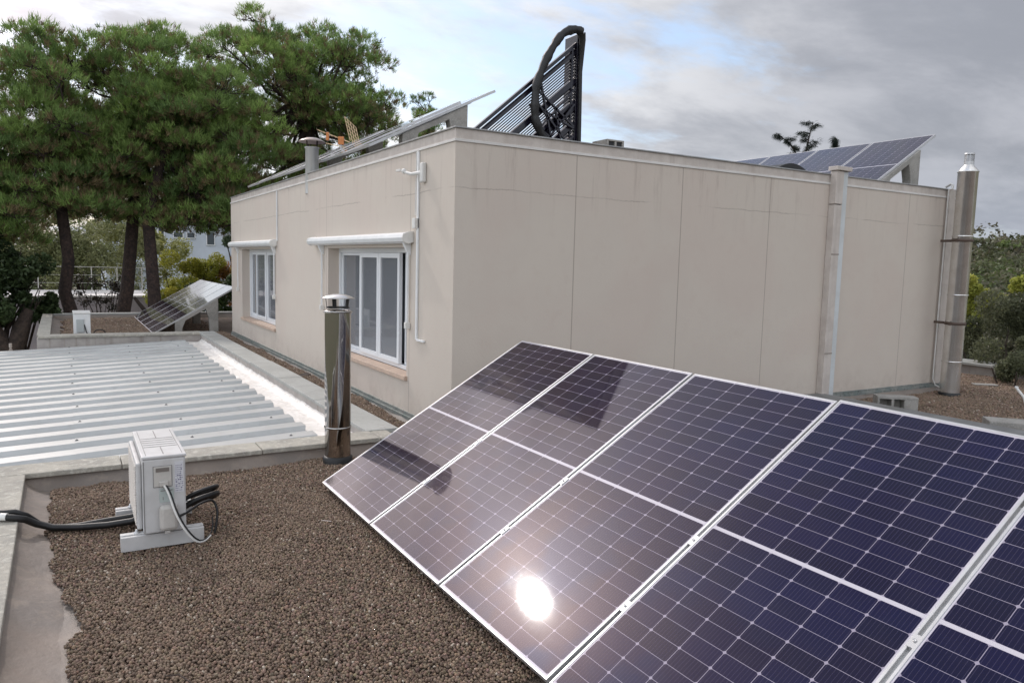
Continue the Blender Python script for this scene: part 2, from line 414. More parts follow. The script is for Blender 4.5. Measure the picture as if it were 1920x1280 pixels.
# left wall with two openings
x0, x1 = CX, CX+T
ys = [CY, W2[0], W2[1], W1[0], W1[1], BY1]
for i in range(5):
    ya, yb = ys[i], ys[i+1]
    if i in (1, 3):
        b.box(x0, x1, ya, yb, -.30, WZ[0]-.055); b.box(x0, x1, ya, yb, WZ[1], 2.865)
    else: b.box(x0, x1, ya, yb, -.30, 2.865)
b.build('wall', M_wall, bld)
b = MB(); b.box(CX+T, BX1, CY, CY+T, -.30, 2.865); b.build('wall', M_wall, bld)
b = MB(); b.box(BX1-T, BX1, CY+T, BY1, -.30, 2.865); b.box(CX+T, BX1-T, BY1-T, BY1, -.30, 2.865); b.build('wall', M_wall, bld)
# parapet band and coping
b = MB(); o_ = .012
b.box(CX-o_, CX+.2, CY-o_, BY1+o_, 2.866, 2.892); b.box(CX+.2, BX1+o_, CY-o_, CY+.2, 2.866, 2.892)
b.build('drip_band', mat('pale_band', (.66, .64, .61), .6, c2=(.58, .56, .53), nscale=4), bld, .003)
b = MB()
b.box(CX+.004, CX+.2, CY+.004, BY1, 2.893, 2.99); b.box(CX+.2, BX1, CY+.004, CY+.2, 2.893, 2.99)
b.box(BX1-.2, BX1, CY+.2, BY1, 2.866, 2.99); b.box(CX+.2, BX1-.2, BY1-.2, BY1, 2.866, 2.99)
b.build('parapet', M_trim, bld)
b = MB()
b.box(CX-.014, CX+.22, CY-.014, BY1+.014, 2.992, 3.006); b.box(CX+.22, BX1+.014, CY-.014, CY+.22, 2.992, 3.006)
b.box(BX1-.22, BX1+.014, CY+.22, BY1, 2.992, 3.006); b.box(CX+.22, BX1-.22, BY1-.22, BY1+.014, 2.992, 3.006)
b.build('coping', M_zinc, bld, .002)
b = MB(); b.box(CX+T, BX1-T, CY+T, BY1-T, 2.62, 2.72); b.build('roof', M_conc, bld)
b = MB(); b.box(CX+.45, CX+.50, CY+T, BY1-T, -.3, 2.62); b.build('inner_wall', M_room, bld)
# stepped flashing at the foot of both walls
b = MB()
for (a, c, h, d) in ((.0, .052, .0, .016), (-.03, .012, .0, .030)):
    b.box(CX-d, CX-.001 if d < .02 else CX-.017, CY-d, BY1, a, c); b.box(CX, BX1+.02, CY-d, CY-.001 if d < .02 else CY-.017, a, c)
b.build('flashing', M_flash, bld, .002)

def window(W, leaf_specs, label):
    y0, y1 = W; z0, z1 = WZ; xf = CX+.155
    wf = MB()
    for (a, c, zz0, zz1) in ((y0, y1, z1-.06, z1), (y0, y1, z0, z0+.05), (y0, y0+.05, z0+.05, z1-.06), (y1-.05, y1, z0+.05, z1-.06)):
        wf.box(xf, xf+.08, a, c, zz0, zz1)
    win = wf.build('window', M_pvc, bld, .004)
    sl_ = MB().box(CX-.035, CX+.155, y0-.03, y1+.03, z0-.055, z0-.002); 
    for (ya, yb, xo, fw_) in leaf_specs:
        f = MB(); a0, a1 = xf+xo, xf+xo+.045
        f.box(a0, a1, ya, ya+fw_, z0+.052, z1-.062); f.box(a0, a1, yb-fw_, yb, z0+.052, z1-.062)
        f.box(a0, a1, ya+fw_, yb-fw_, z0+.052, z0+.052+fw_); f.box(a0, a1, ya+fw_, yb-fw_, z1-.062-fw_, z1-.062)
        f.build('casement', M_pvc, win, .004)
        p = MB().box(a0+.018, a0+.024, ya+fw_, yb-fw_, z0+.05+fw_, z1-.06-fw_); p.build('pane', M_glass, win)
    sl_.build('sill', M_stone, bld, .006)
    # pleated curtain hanging inside, behind the panes
    cur = MB(); n = 60; pts = []
    for i in range(n+1): pts.append((CX+.36+.012*math.sin(i*1.9)+.006*math.sin(i*5.1), y0+.05+(y1-y0-.1)*i/n))
    vs_ = []; 
    for x_, y_ in pts: vs_ += [(x_, y_, z0+.02), (x_, y_, z1-.02)]
    cur._add(vs_, [(2*i, 2*i+2, 2*i+3, 2*i+1) for i in range(n)], True)
    cur.build('curtain', mat('net_curtain', (.23, .25, .28), .9), win)
    return win
y0, y1 = W2
window(W2, [(y0+.06, y0+.50, .03, .03), (y0+.54, y0+1.21, -.03, .06), (y0+1.22, y0+1.90, -.03, .06), (y0+2.05, y1-.06, .03, .035)], '')
y0, y1 = W1
window(W1, [(y0+.14, y0+1.30, .0, .05), (y0+1.31, y1-.75, -.03, .05), (y1-.74, y1-.06, .03, .045)], '')
# lower part of the house below the upper storey
# ------------------------------------------------------------------ lower storey with parapets
low = thing('lower_house', 'ground storey block carrying the gravel roofs with pale parapets around them', 'building', (-2, -3, -3.4))
b = MB()
b.box(-2.14, 7.2, -9.0, CY-.01, -3.4, -.16); b.box(7.2, 13.1, -9.0, CY-.01, -3.4, -.16)
b.box(-2.14, 13.1, CY-.01, 18.3, -3.4, -.32)
b.build('wall', M_wall, low)
b = MB()   # roof deck membranes under the gravel
b.box(-1.96, 7.0, -8.9, .95, -.158, -.10); b.box(7.18, 12.5, -8.9, .95, -.158, -.10); b.box(1.16, CX, 1.30, 11.9, -.318, -.10); b.box(BX1, 12.5, .95, 18, -.318, -.10)
b.box(-1.9, BX1, BY1+.02, 18.0, -.318, -.14); b.box(-1.9, CX, 12.1, BY1+.02, -.318, -.14)
b.build('roof_deck', M_memb, low)
def slabs(mb, x0, x1, y0, y1, z0, z1, axis, n, gap=.006, jit=.003):
    for i in range(n):
        j = random.uniform(-jit, jit)
        if axis == 'x': a = x0+(x1-x0)*i/n; c = x0+(x1-x0)*(i+1)/n-gap; mb.box(a, c, y0+j, y1+j, z0, z1+j)
        else: a = y0+(y1-y0)*i/n; c = y0+(y1-y0)*(i+1)/n-gap; mb.box(x0+j, x1+j, a, c, z0, z1+j)
b = MB(); slabs(b, -2.4, .855, .968, 1.28, .018, .06, 'x', 3); b.build('coping', M_capn, low, .007)
b = MB(); slabs(b, .86, 1.04, .975, 1.30, .016, .058, 'x', 1); b.build('coping', M_capn, low, .02)
b = MB(); slabs(b, -2.32, -1.962, -8.9, .967, .018, .06, 'y', 7); b.build('coping', M_capn, low, .007)
b = MB(); slabs(b, .835, 1.17, 1.305, 12.0, .018, .062, 'y', 6, .008, .004); b.build('coping', M_cap, low, .006)
b = MB(); b.box(-2.3, .83, 1.0, 1.25, -.32, .017); b.box(-2.3, -1.985, -8.9, .99, -3.4, .017); b.box(.865, 1.15, 1.0, 12.0, -.32, .017)
b.build('parapet', M_capf, low)
b = MB(); slabs(b, -2.12, .9, 11.66, 12.08, .02, .062, 'x', 2, .005); b.build('coping', M_capn, low, .006)
b = MB(); b.box(-2.14, .86, 11.70, 12.04, -.7, .018); b.build('parapet', M_capf, low)
b = MB(); b.box(-2.15, -1.92, 12.09, 18.2, .02, .06); b.build('coping', M_capn, low, .006)
b = MB(); b.box(-2.13, -1.94, 12.04, 18.2, -.32, .02); b.box(-1.94, 12.9, 18.0, 18.2, -.32, .02); b.build('parapet', M_capf, low)
b = MB(); b.box(-1.92, 12.9, 17.98, 18.22, .021, .06); b.build('coping', M_cap, low, .006)
b = MB(); b.box(12.55, 13.05, -8, 18, -.3, .08); b.build('parapet', M_capf, low)
b = MB(); b.box(12.50, 13.10, -8, 18, .082, .13); b.build('coping', M_cap, low, .006)
b = MB(); b.box(6.75, 7.15, -6.5, CY-.035, -.158, .056); b.box(6.72, 7.18, -6.5, CY-.035, .058, .070); b.build('kerb', mat('kerb_zinc', (.22, .22, .215), .6, .2, c2=(.16, .16, .155), nscale=3), low, .004)
b = MB(); b.box(6.4, 7.9, 18.4, 18.6, -1, -.9); 

# upstand membranes: crease, lip and slope down to the gravel
def upstand(name, p0, p1, inward, zt, w_, seed, nu=60, nv=7, amp=.012):
    r_ = np.random.default_rng(seed); p0, p1, inward = Vector(p0), Vector(p1), Vector(inward)
    vs = []; ph = r_.uniform(0, 6, 6)
    for i in range(nu+1):
        q = p0.lerp(p1, i/nu); s_ = i/nu*(p1-p0).length
        for j in range(nv+1):
            f = j/nv; off = w_*(f**1.5); z = zt*(1-f)**1.25 + (G-.045)*(1-(1-f)**1.25)
            wv = amp*math.sin(f*math.pi)*(math.sin(s_*7+ph[0]+f*2)+.6*math.sin(s_*15.3+ph[1]-f*3)+.5*math.sin(s_*3.1+ph[2]))
            vs.append((q.x+inward.x*(off+.003)+inward.x*wv, q.y+inward.y*(off+.003)+inward.y*wv, z+wv*.6*f))
    fs = [(i*(nv+1)+j, (i+1)*(nv+1)+j, (i+1)*(nv+1)+j+1, i*(nv+1)+j+1) for i in range(nu) for j in range(nv)]
    return npmesh(name, np.array(vs), np.array(fs), M_memb, low, smooth=True)
upstand('upstand', (-1.985, .99, 0), (-1.985, -6.5, 0), (1, 0, 0), .016, .27, 1, 120)
upstand('upstand', (-1.975, .998, 0), (.86, .998, 0), (0, -1, 0), .016, .13, 2, 60, amp=.016)
upstand('upstand', (.86, .99, 0), (CX, .96, 0), (0, -1, 0), .016, .16, 3, 30)
o_ = upstand('upstand', (CX-.02, 1.0, 0), (CX-.02, 12.0, 0), (-1, 0, 0), .0, .055, 4, 150, amp=.004); o_.data.materials[0] = mat('beige_membrane', (.40, .355, .31), .7, c2=(.30, .27, .24), nscale=5, bump=.4, bscale=14)
upstand('upstand', (CX, CY-.03, 0), (6.7, CY-.03, 0), (0, -1, 0), -.02, .16, 5, 50)
upstand('upstand', (7.2, CY-.03, 0), (BX1+.3, CY-.03, 0), (0, -1, 0), -.02, .12, 6, 60)
upstand('upstand', (-1.93, 12.1, 0), (-1.93, 17.9, 0), (1, 0, 0), .0, .25, 7, 50)
upstand('upstand', (-1.9, 17.97, 0), (9, 17.97, 0), (0, -1, 0), .0, .2, 8, 90)

# gutter strip beside the metal roof: crinkled silver membrane
nu, nv = 220, 14; vs = []
for i in range(nu+1):
    y_ = 1.28+(11.68-1.28)*i/nu
    for j in range(nv+1):
        f = j/nv; x_ = .30+(.866-.30)*f
        z_ = -.128 + .006*math.sin(y_*9.1+f*3)*math.sin(f*7+y_) + .004*math.sin(y_*23+f*5) + (.06*max(0, (f-.86)/.14)**1.6)
        vs.append((x_, y_, z_))
fs = [(i*(nv+1)+j, (i+1)*(nv+1)+j, (i+1)*(nv+1)+j+1, i*(nv+1)+j+1) for i in range(nu) for j in range(nv)]
npmesh('gutter', np.array(vs), np.array(fs), M_gut, low, smooth=True)

# ------------------------------------------------------------------ corrugated metal roof
mr = thing('metal_roof', 'ribbed silver sheet metal patio roof between the pale parapets', 'metal roof', (-1, 6, -.3))
def mz(x): return -.098 + .038*(x-.48)
per = .47; y = 1.42; prof = []
cr, sl2, h = .19, .028, .046
yy = 1.30
prof.append((1.285, 0))
while yy < 11.5:
    prof += [(yy, 0), (yy+sl2, h), (yy+sl2+cr, h), (yy+2*sl2+cr, 0)]
    yy += per
prof.append((11.655, 0))
for (xa, xb, dz_) in ((-3.6, -1.55, .0), (-1.62, .50, .0025)):
    b = MB(); vs_ = []
    for (y_, z_) in prof:
        je = random.uniform(-.012, .012) if xb > 0 else 0
        vs_ += [(xa, y_, mz(xa)+z_+dz_), (xb+je, y_, mz(xb)+z_+dz_), (xb+je, y_, mz(xb)+z_+dz_-.0015), (xa, y_, mz(xa)+z_+dz_-.0015)]
    n = len(prof)
    b._add(vs_, [(4*i, 4*i+4, 4*i+5, 4*i+1) for i in range(n-1)] + [(4*i+3, 4*i+2, 4*i+6, 4*i+7) for i in range(n-1)] + [(4*i+1, 4*i+5, 4*i+6, 4*i+2) for i in range(n-1)])
    b.build('sheet', M_sheet, mr)
b = MB()
i = 0; yy = 1.30
while yy < 11.3:
    for j, xs in enumerate((-2.75, -1.58, -.62, .25)):
        if (i+j) % 2 == 0:
            b.lathe((xs+random.uniform(-.03, .03), yy+sl2+cr/2, mz(xs)+h+.002), [(.017, 0), (.017, .004), (.008, .005), (.008, .013), (0, .013)], 8)
    yy += per; i += 1
tag(b.build('screws', mat('dull_screw', (.16, .16, .16), .6, .3), mr), kind='stuff')
b = MB(); b.box(-3.6, -3.5, 1.3, 11.6, -3.4, -.42); b.box(-3.6, -2.2, 11.55, 11.62, -.5, -.36); b.build('frame', M_capf, mr)

# ------------------------------------------------------------------ gravel (expanded clay pebbles)
M_peb = bpy.data.materials.new('clay_pebble'); M_peb.use_nodes = True
t = NT(M_peb.node_tree); pb = t.n['Principled BSDF']; pb.inputs['Roughness'].default_value = .85
oi = t.new('ShaderNodeObjectInfo').outputs['Random']
cr_ = t.new('ShaderNodeValToRGB'); t.l.new(oi, cr_.inputs[0])
e = cr_.color_ramp.elements; e[0].color = rgb(.085, .060, .044); e[1].color = rgb(.30, .235, .18)
e2 = cr_.color_ramp.elements.new(.5); e2.color = rgb(.155, .112, .083); e3 = cr_.color_ramp.elements.new(.93); e3.color = rgb(.20, .15, .112)
pz = t.new('ShaderNodeNewGeometry').outputs['Position']
cpeb = t.mix(t.ss(t.noise(pz, 1.1, 4), .4, .65), cr_.outputs[0], rgb(.135, .103, .078)); 
cpeb = t.mix(.75, cpeb, cr_.outputs[0]); t.l.new(cpeb, pb.inputs['Base Color'])
M_bed = mat('clay_bed', (.135, .10, .076), .95, c2=(.175, .13, .098), nscale=30, c3=(.075, .055, .042), n3scale=90, bump=1.0, bscale=90, bdist=.02)
def pebble(seed):
    r_ = np.random.default_rng(seed)
    import bmesh
    bm = bmesh.new(); bmesh.ops.create_icosphere(bm, subdivisions=2, radius=1.0)
    a = r_.normal(size=(5, 3)); 
    for v in bm.verts:
        s_ = 1+sum(.10*math.sin(2.2*Vector(a[i]).dot(v.co)+i) for i in range(5))
        v.co *= s_; v.co.z *= .78; v.co.x *= 1.12
    me = bpy.data.meshes.new('pebble'); bm.to_mesh(me); bm.free()
    for p in me.polygons: p.use_smooth = True
    me.materials.append(M_peb); return me
PEB = [pebble(i) for i in range(4)]
def gravel(name, pts, smin, smax, label=None, seed=0):
    """point cloud of pebbles set by geometry nodes: stuff nobody could count"""
    me = bpy.data.meshes.new(name); me.vertices.add(len(pts)); me.vertices.foreach_set('co', np.asarray(pts, dtype=np.float32).ravel()); me.update()
    o = bpy.data.objects.new(name, me); col.objects.link(o)
    ng = bpy.data.node_groups.new('pebbles_'+str(seed), 'GeometryNodeTree')
    ng.interface.new_socket('Geometry', in_out='INPUT', socket_type='NodeSocketGeometry'); ng.interface.new_socket('Geometry', in_out='OUTPUT', socket_type='NodeSocketGeometry')
    N = ng.nodes; Lk = ng.links; gi = N.new('NodeGroupInput'); go = N.new('NodeGroupOutput')
    jg = N.new('GeometryNodeJoinGeometry'); mp_ = N.new('GeometryNodeMeshToPoints'); Lk.new(gi.outputs[0], mp_.inputs['Mesh'])
    gg = N.new('GeometryNodeGeometryToInstance')
    for i, ob in enumerate(PEBO): 
        oi_ = N.new('GeometryNodeObjectInfo'); oi_.inputs['Object'].default_value = ob; oi_.inputs['As Instance'].default_value = True
        Lk.new(oi_.outputs['Geometry'], gg.inputs[0])
    ip = N.new('GeometryNodeInstanceOnPoints'); Lk.new(mp_.outputs[0], ip.inputs['Points']); Lk.new(gg.outputs[0], ip.inputs['Instance'])
    ip.inputs['Pick Instance'].default_value = False
    rv = N.new('FunctionNodeRandomValue'); rv.data_type = 'FLOAT_VECTOR'; rv.inputs[1].default_value = (6.28, 6.28, 6.28); rv.inputs['Seed'].default_value = seed
    Lk.new(rv.outputs[0], ip.inputs['Rotation'])
    rs = N.new('FunctionNodeRandomValue'); rs.data_type = 'FLOAT'; rs.inputs[2].default_value = smin; rs.inputs[3].default_value = smax; rs.inputs['Seed'].default_value = seed+5
    Lk.new(rs.outputs[1], ip.inputs['Scale'])
    Lk.new(ip.outputs[0], go.inputs[0])
    md = o.modifiers.new('pebbles', 'NODES'); md.node_group = ng
    return o
def gravel_mesh(name, pts, smin, smax, seed=0):
    """merged low-poly pebbles"""
    r_ = np.random.default_rng(seed); V = []; F = []
    base = []
    for me in PEB:
        v = np.zeros(len(me.vertices)*3, dtype=np.float32); me.vertices.foreach_get('co', v); base.append(v.reshape(-1, 3))
    tri = np.array([list(p.vertices) for p in PEB[0].polygons])
    return base, tri
# real merged meshes keep the pebble shading independent of instancing support
def pebble_field(name, pts, smin, smax, seed, lowpoly=False):
    import bmesh
    bm = bmesh.new(); bmesh.ops.create_icosphere(bm, subdivisions=1, radius=1.0); bv = np.array([v.co[:] for v in bm.verts]); bf = np.array([[v.index for v in f.verts] for f in bm.faces]); bm.free()
    r_ = np.random.default_rng(seed); n = len(pts); nv_ = len(bv)
    q = r_.normal(size=(n, 4)); q /= np.linalg.norm(q, axis=1)[:, None]
    a, b_, c, d = q.T
    Rm = np.stack([1-2*(c*c+d*d), 2*(b_*c-a*d), 2*(b_*d+a*c), 2*(b_*c+a*d), 1-2*(b_*b_+d*d), 2*(c*d-a*b_), 2*(b_*d-a*c), 2*(c*d+a*b_), 1-2*(b_*b_+c*c)], 1).reshape(n, 3, 3)
    sc_ = (smin+(smax-smin)*r_.beta(1.6, 2.2, n)*1.25)[:, None]*np.stack([r_.uniform(.95, 1.3, n), np.ones(n), r_.uniform(.68, .95, n)], 1)
    loc = bv[None]*sc_[:, None, :]*(1+r_.normal(size=(n, nv_, 1))*.05)
    V = np.einsum('nij,nvj->nvi', Rm, loc) + np.asarray(pts)[:, None, :]
    F = (bf[None]+(np.arange(n)*nv_)[:, None, None]).reshape(-1, 3)
    tone = r_.random(n); big = r_.random(n) > .982
    c0 = np.array([.078, .052, .036]); c1 = np.array([.255, .180, .126])
    cl = c0+(c1-c0)*tone[:, None]**1.1; cl = cl*(1+r_.normal(size=(n, 3))*.05); cl[big] = [.42, .36, .29]
    C_ = np.repeat(cl, nv_, axis=0)
    return npmesh(name, V.reshape(-1, 3), F, M_pebm, colors=C_, smooth=True)
M_pebm = bpy.data.materials.new('clay_pebbles'); M_pebm.use_nodes = True
t = NT(M_pebm.node_tree); pb = t.n['Principled BSDF']; pb.inputs['Roughness'].default_value = .85
at_ = t.new('ShaderNodeAttribute', attribute_name='tint'); pz = t.new('ShaderNodeNewGeometry').outputs['Position']
cpeb = t.mix(t.math('MULTIPLY', t.ss(t.noise(pz, .9, 4), .42, .62), .35), at_.outputs['Color'], rgb(.22, .158, .112)); t.l.new(cpeb, pb.inputs['Base Color'])

def bed(name, x0, x1, y0, y1, z, label, cat=None):
    nx2 = max(2, int((x1-x0)/.1)); ny2 = max(2, int((y1-y0)/.1)); vs = []
    for j in range(ny2+1):
        for i in range(nx2+1):
            x_ = x0+(x1-x0)*i/nx2; y_ = y0+(y1-y0)*j/ny2; vs.append((x_, y_, z+.012*math.sin(x_*3.1+y_)*math.sin(y_*2.3)))
    fs = [(j*(nx2+1)+i, j*(nx2+1)+i+1, (j+1)*(nx2+1)+i+1, (j+1)*(nx2+1)+i) for j in range(ny2) for i in range(nx2)]
    return npmesh(name, np.array(vs), np.array(fs), M_bed, smooth=True)
def bumpz(x, y): return .012*np.sin(x*3.1+y)*np.sin(y*2.3) + .006*np.sin(x*9.3+2*np.sin(y*4.1))*np.sin(y*7.7+x*2) + .003*np.sin(x*23+y*11)
def scatter(x0, x1, y0, y1, sp, seed, keep=None):
    r_ = np.random.default_rng(seed)
    gx, gy = np.meshgrid(np.arange(x0, x1, sp), np.arange(y0, y1, sp)); p = np.stack([gx.ravel(), gy.ravel()], 1)
    p += r_.uniform(-sp*.62, sp*.62, p.shape)
    z = G - .014 + bumpz(p[:, 0], p[:, 1]) + r_.uniform(-.006, .007, len(p))
    p = np.column_stack([p, z])
    return p if keep is None else p[keep(p[:, 0], p[:, 1])]
EDGE = [(-6, -1.60), (-2.6, -1.73), (-2.149, -1.714), (-1.749, -1.707), (-1.55, -1.665), (-1.35, -1.69), (-.909, -1.776), (-.5, -1.785), (.014, -1.815), (.5, -1.80), (1.1, -1.83)]
def edge_x(y):
    ys_ = np.array([p[0] for p in EDGE]); xs_ = np.array([p[1] for p in EDGE])
    return np.interp(y, ys_, xs_)+.012*np.sin(y*11)+.010*np.sin(y*23+1)
P_LOW = TILT
def keepA(x, y):
    k1 = x > edge_x(y)
    k2 = y < .895+.02*np.sin(x*8)+.012*np.sin(x*21) 
    under = (x > .42) & (y < -.25)
    return k1 & k2 & ~under
ptsA = scatter(-1.9, 1.55, -3.0, .95, .0114, 11, keepA)
tag(pebble_field('gravel', ptsA, .0050, .0098, 21), 'brown clay pebbles covering the near flat roof beside the solar row', 'gravel', kind='stuff')
bedA = bed('gravel_bed', -1.62, 6.7, -6.5, .80, G-.028, ''); tag(bedA, kind='structure')
ptsA2 = scatter(.4, 6.72, -5.2, .84, .030, 15, lambda x, y: (y < -.25) | (x > 1.55))
tag(pebble_field('gravel', ptsA2, .013, .021, 25), 'brown pebbles lying under and behind the near row of panels', 'gravel', kind='stuff')
ptsW = scatter(1.18, 1.555, 1.3, 12.0, .0165, 12, lambda x, y: (x < 1.515+.025*np.sin(y*2.3)+.015*np.sin(y*7+2)) & ~((y > 5.55) & (y < 5.75)))
ptsW[:, 2] += .035
tag(pebble_field('gravel', ptsW, .009, .0135, 22), 'narrow strip of dark clay pebbles between the pale coping and the window wall', 'gravel', kind='stuff')
tag(bed('gravel_bed', 1.165, 1.52, 1.3, 12.0, G+.002, ''), kind='structure')
ptsR = scatter(7.2, 12.5, -2.6, .86, .0235, 13)
tag(pebble_field('gravel', ptsR, .012, .018, 23), 'reddish brown pebbles on the roof beyond the kerb by the tall steel flue', 'gravel', kind='stuff')
ptsR2 = scatter(10.2, 12.5, .86, 3.2, .0235, 17)
tag(pebble_field('gravel', ptsR2, .012, .018, 27), 'pebbles past the house corner in front of the white-topped parapet', 'gravel', kind='stuff')
tag(bed('gravel_bed', 7.2, 12.5, -8.5, .88, G-.028, ''), kind='structure'); tag(bed('gravel_bed', 10.12, 12.5, .88, 17.9, G-.028, ''), kind='structure')
ptsF = scatter(-1.72, 1.6, 12.15, 17.9, .032, 14, lambda x, y: x > -1.66+.1*np.sin(y*4)+.08*np.sin(y*11))
tag(pebble_field('gravel', ptsF, .016, .024, 24), 'brown pebbles on the far roof under the distant solar panels', 'gravel', kind='stuff')
tag(bed('gravel_bed', -1.62, 9, 12.12, 17.9, G-.028, ''), kind='structure')

# ------------------------------------------------------------------ solar panels
def make_panel(label, group):
    """local axes: x = width, y = up the slope, z = out of the glass"""
    o = thing('solar_panel', label, 'solar panel', group=group)
    f = MB(); lip = .011; d = .035
    f.box(0, PW, 0, lip, -d, 0); f.box(0, PW, PL-lip, PL, -d, 0); f.box(0, lip, lip, PL-lip, -d, 0); f.box(PW-lip, PW, lip, PL-lip, -d, 0)
    f.build('frame', M_alu, o, .0012, local=True)
    g = MB(); g.box(lip, PW-lip, lip, PL-lip, -.008, -.0022); g.build('cell_glass', M_cell, o, local=True)
    s = MB(); s.box(lip, PW-lip, lip, PL-lip, -.012, -.0085); s.build('backsheet', M_whitep, o, local=True)
    return o
def panel_matrix(x, y, z, tilt=TILT, tw=0.0, roll=0.0):
    ax = Vector((0, -1, 0)); ay = Vector((math.cos(tilt), 0, math.sin(tilt))); az = ax.cross(ay)
    mm = Matrix((ax, ay, az)).transposed().to_4x4()
    mm = mm @ Matrix.Rotation(tw, 4, 'Y') @ Matrix.Rotation(roll, 4, 'X')
    mm.translation = (x, y, z); return mm
P0 = None
def place_panel(x, y, z, label, group, **kw):
    global P0
    if P0 is None: P0 = make_panel(label, group); o = P0
    else: o = copy_tree(P0)
    tag(o, label, 'solar panel', group)
    mm = panel_matrix(x, y, z, **kw); o.location = mm.translation; o.rotation_euler = mm.to_euler()
    return o
GN = 'solar panels in the near row on the gravel roof'
front = ['farthest panel of the near row, its lower corner beside the shiny flue', 'second panel of the near row counted from the shiny flue',
         'near-row panel with the bright sun glare on its lower half', 'large dark blue near-row panel right of the sun glare', 'nearest solar panel, cut by the bottom right corner of the photo']
tw = [0, R(.05), R(-.1), R(1.2), R(1.5)]; ro = [0, R(.1), R(0), R(1.0), R(1.6)]
for i in range(5):
    place_panel(0, -i*(PW+PGAP), 0, front[i], GN, tw=tw[i]*.35, roll=ro[i]*.35)
def clamp(frac, i, label, group):
    o = thing('panel_clamp', label, 'clamp', (0, 0, 0), group)
    a = MB(); a.box(-.017, .017, -.03, .03, .0005, .004); a.box(-.0095, .0095, -.03, .03, -.03, .0005); a.build('plate', M_alu, o, .001, local=True)
    c = MB(); c.lathe((0, 0, .004), [(.0065, 0), (.0065, .006), (.003, .0062), (.003, .003), (0, .003)], 12); c.build('bolt', M_bolt, o, local=True)
    mm = panel_matrix(0, -i*(PW+PGAP)+PGAP/2, 0); loc = mm @ Vector((0, frac*PL, 0)); o.location = loc; o.rotation_euler = mm.to_euler()
    return o
ords = ['', 'first and second', 'second and third', 'third and fourth', 'fourth and fifth']
for i in range(1, 5):
    clamp(.225, i, 'small lower clamp gripping the %s panels of the near row' % ords[i], 'mid clamps between the near panels')
    clamp(.445, i, 'small upper clamp gripping the %s panels of the near row' % ords[i], 'mid clamps between the near panels')

def support(xc, yc, zlow, base, label, group, wd=.14, tilt=TILT):
    """triangular precast ballast block under a panel edge: front foot low, arch cut out, tall back leg"""
    o = thing('ballast_block', label, 'concrete block', (xc, yc, base), group)
    ln = PL*math.cos(tilt)
    f = lambda s_: zlow + s_*PL*math.sin(tilt) - .042     # top under the panel at slope fraction s
    X = lambda s_: xc + s_*ln
    a, c = .26, .78
    pts = [(X(a), base), (X(a+.075), base)]
    for i in range(9):
        th = math.pi*i/8; s_ = a+.075+(c-.10-a-.075)*(1-math.cos(th))/2
        zmax = f(s_)-.085; pts.append((X(s_), base+(max(.04, (zmax-base)))*min(1, math.sin(th)*1.6)))
    pts += [(X(c-.10), base), (X(c), base), (X(c), f(c)), (X(a), f(a))]
    clean = []
    for p in pts:
        if not clean or (abs(p[0]-clean[-1][0])+abs(p[1]-clean[-1][1])) > 1e-4: clean.append(p)
    mb = MB(); mb.prism([(p[0], yc-wd/2, p[1]) for p in clean], (0, wd, 0)); mb.build('block', M_conc, o, .006)
    r_ = MB(); r_.bar((X(a-.04), yc, f(a-.04)+.012), (X(c+.04), yc, f(c+.04)+.012), .05, .022); r_.build('rail', M_alu, o)
    return o
def low_block(y_, label):
    """ballast block in line with a joint, with the pale mounting rail seen through the gap between two panels"""
    o = support(0, y_, 0, G-.02, label, 'ballast blocks under the near row')
    mm = panel_matrix(0, y_, 0); b = MB(); b.obox(mm @ Vector((0, PL/2, -.052)), mm.col[0].xyz, mm.col[1].xyz, mm.col[2].xyz, .03, PL/2-.02, .008); b.build('joint_rail', M_rail, o)
M_rail = mat('joint_rail_grey', (.36, .355, .34), .6, .2, c2=(.30, .295, .28), nscale=6)
for i, t_ in enumerate(('first and second', 'second and third', 'third and fourth', 'fourth and fifth')):
    low_block(-(i+1)*(PW+PGAP)+PGAP/2, 'grey ballast block seen through the gap between the %s near-row panels' % t_)

GL_ = 'solar panels on the far roof left of the house'
for i in range(5):
    place_panel(.03, 18.2-i*(PW+PGAP), -.045, ['far-roof panel farthest back, against the hedge', 'far-roof panel second from the back', 'middle panel of the bright far-roof row', 'far-roof panel second from the front', 'front panel of the bright far-roof row, over the ballast block'][i], GL_, tilt=R(30.4))
support(.03, 12.98, -.045, -.12, 'pale triangular ballast block at the front of the far-roof row', 'ballast blocks of the far roof')
support(.03, 15.6, -.045, -.12, 'pale ballast block seen deeper under the far-roof row', 'ballast blocks of the far roof')

GU = 'edge-on solar panels along the left side of the upper roof'
nm = ['nearest edge-on panel, its tip jutting highest over the roof', 'second edge-on panel behind the jutting one', 'third edge-on panel on the upper roof', 'fourth edge-on panel, beside the roof chimney', 'fifth edge-on panel, past the roof chimney', 'sixth edge-on panel toward the pines', 'last edge-on panel at the far left corner of the upper roof']
for i in range(7):
    place_panel(1.78, 3.90+PW+i*(PW+PGAP), 3.205+.006*(i % 3), nm[i], GU, tilt=R(27.0+.25*((i*5) % 3-1)))
support(1.78, 3.99, 3.19, 2.72, 'concrete block holding the nearest edge-on panel above the parapet', 'ballast blocks on the upper roof', tilt=R(27))
support(1.78, 7.2, 3.19, 2.72, 'concrete block under the middle edge-on panels', 'ballast blocks on the upper roof', tilt=R(27))
GR_ = 'solar panels on the right side of the upper roof'
nm = ['roof panel nearest the tall steel flue, its corner pointing up right', 'second roof panel from the tall steel flue', 'third roof panel from the tall steel flue', 'fourth roof panel from the tall steel flue', 'fifth roof panel from the flue, mostly hidden']
for i in range(5):
    place_panel(8.21, 1.30+PW+i*(PW+PGAP), 2.82, nm[i], GR_)
support(8.21, 1.34, 2.82, 2.72, 'concrete block under the roof panel nearest the steel flue', 'ballast blocks on the upper roof')

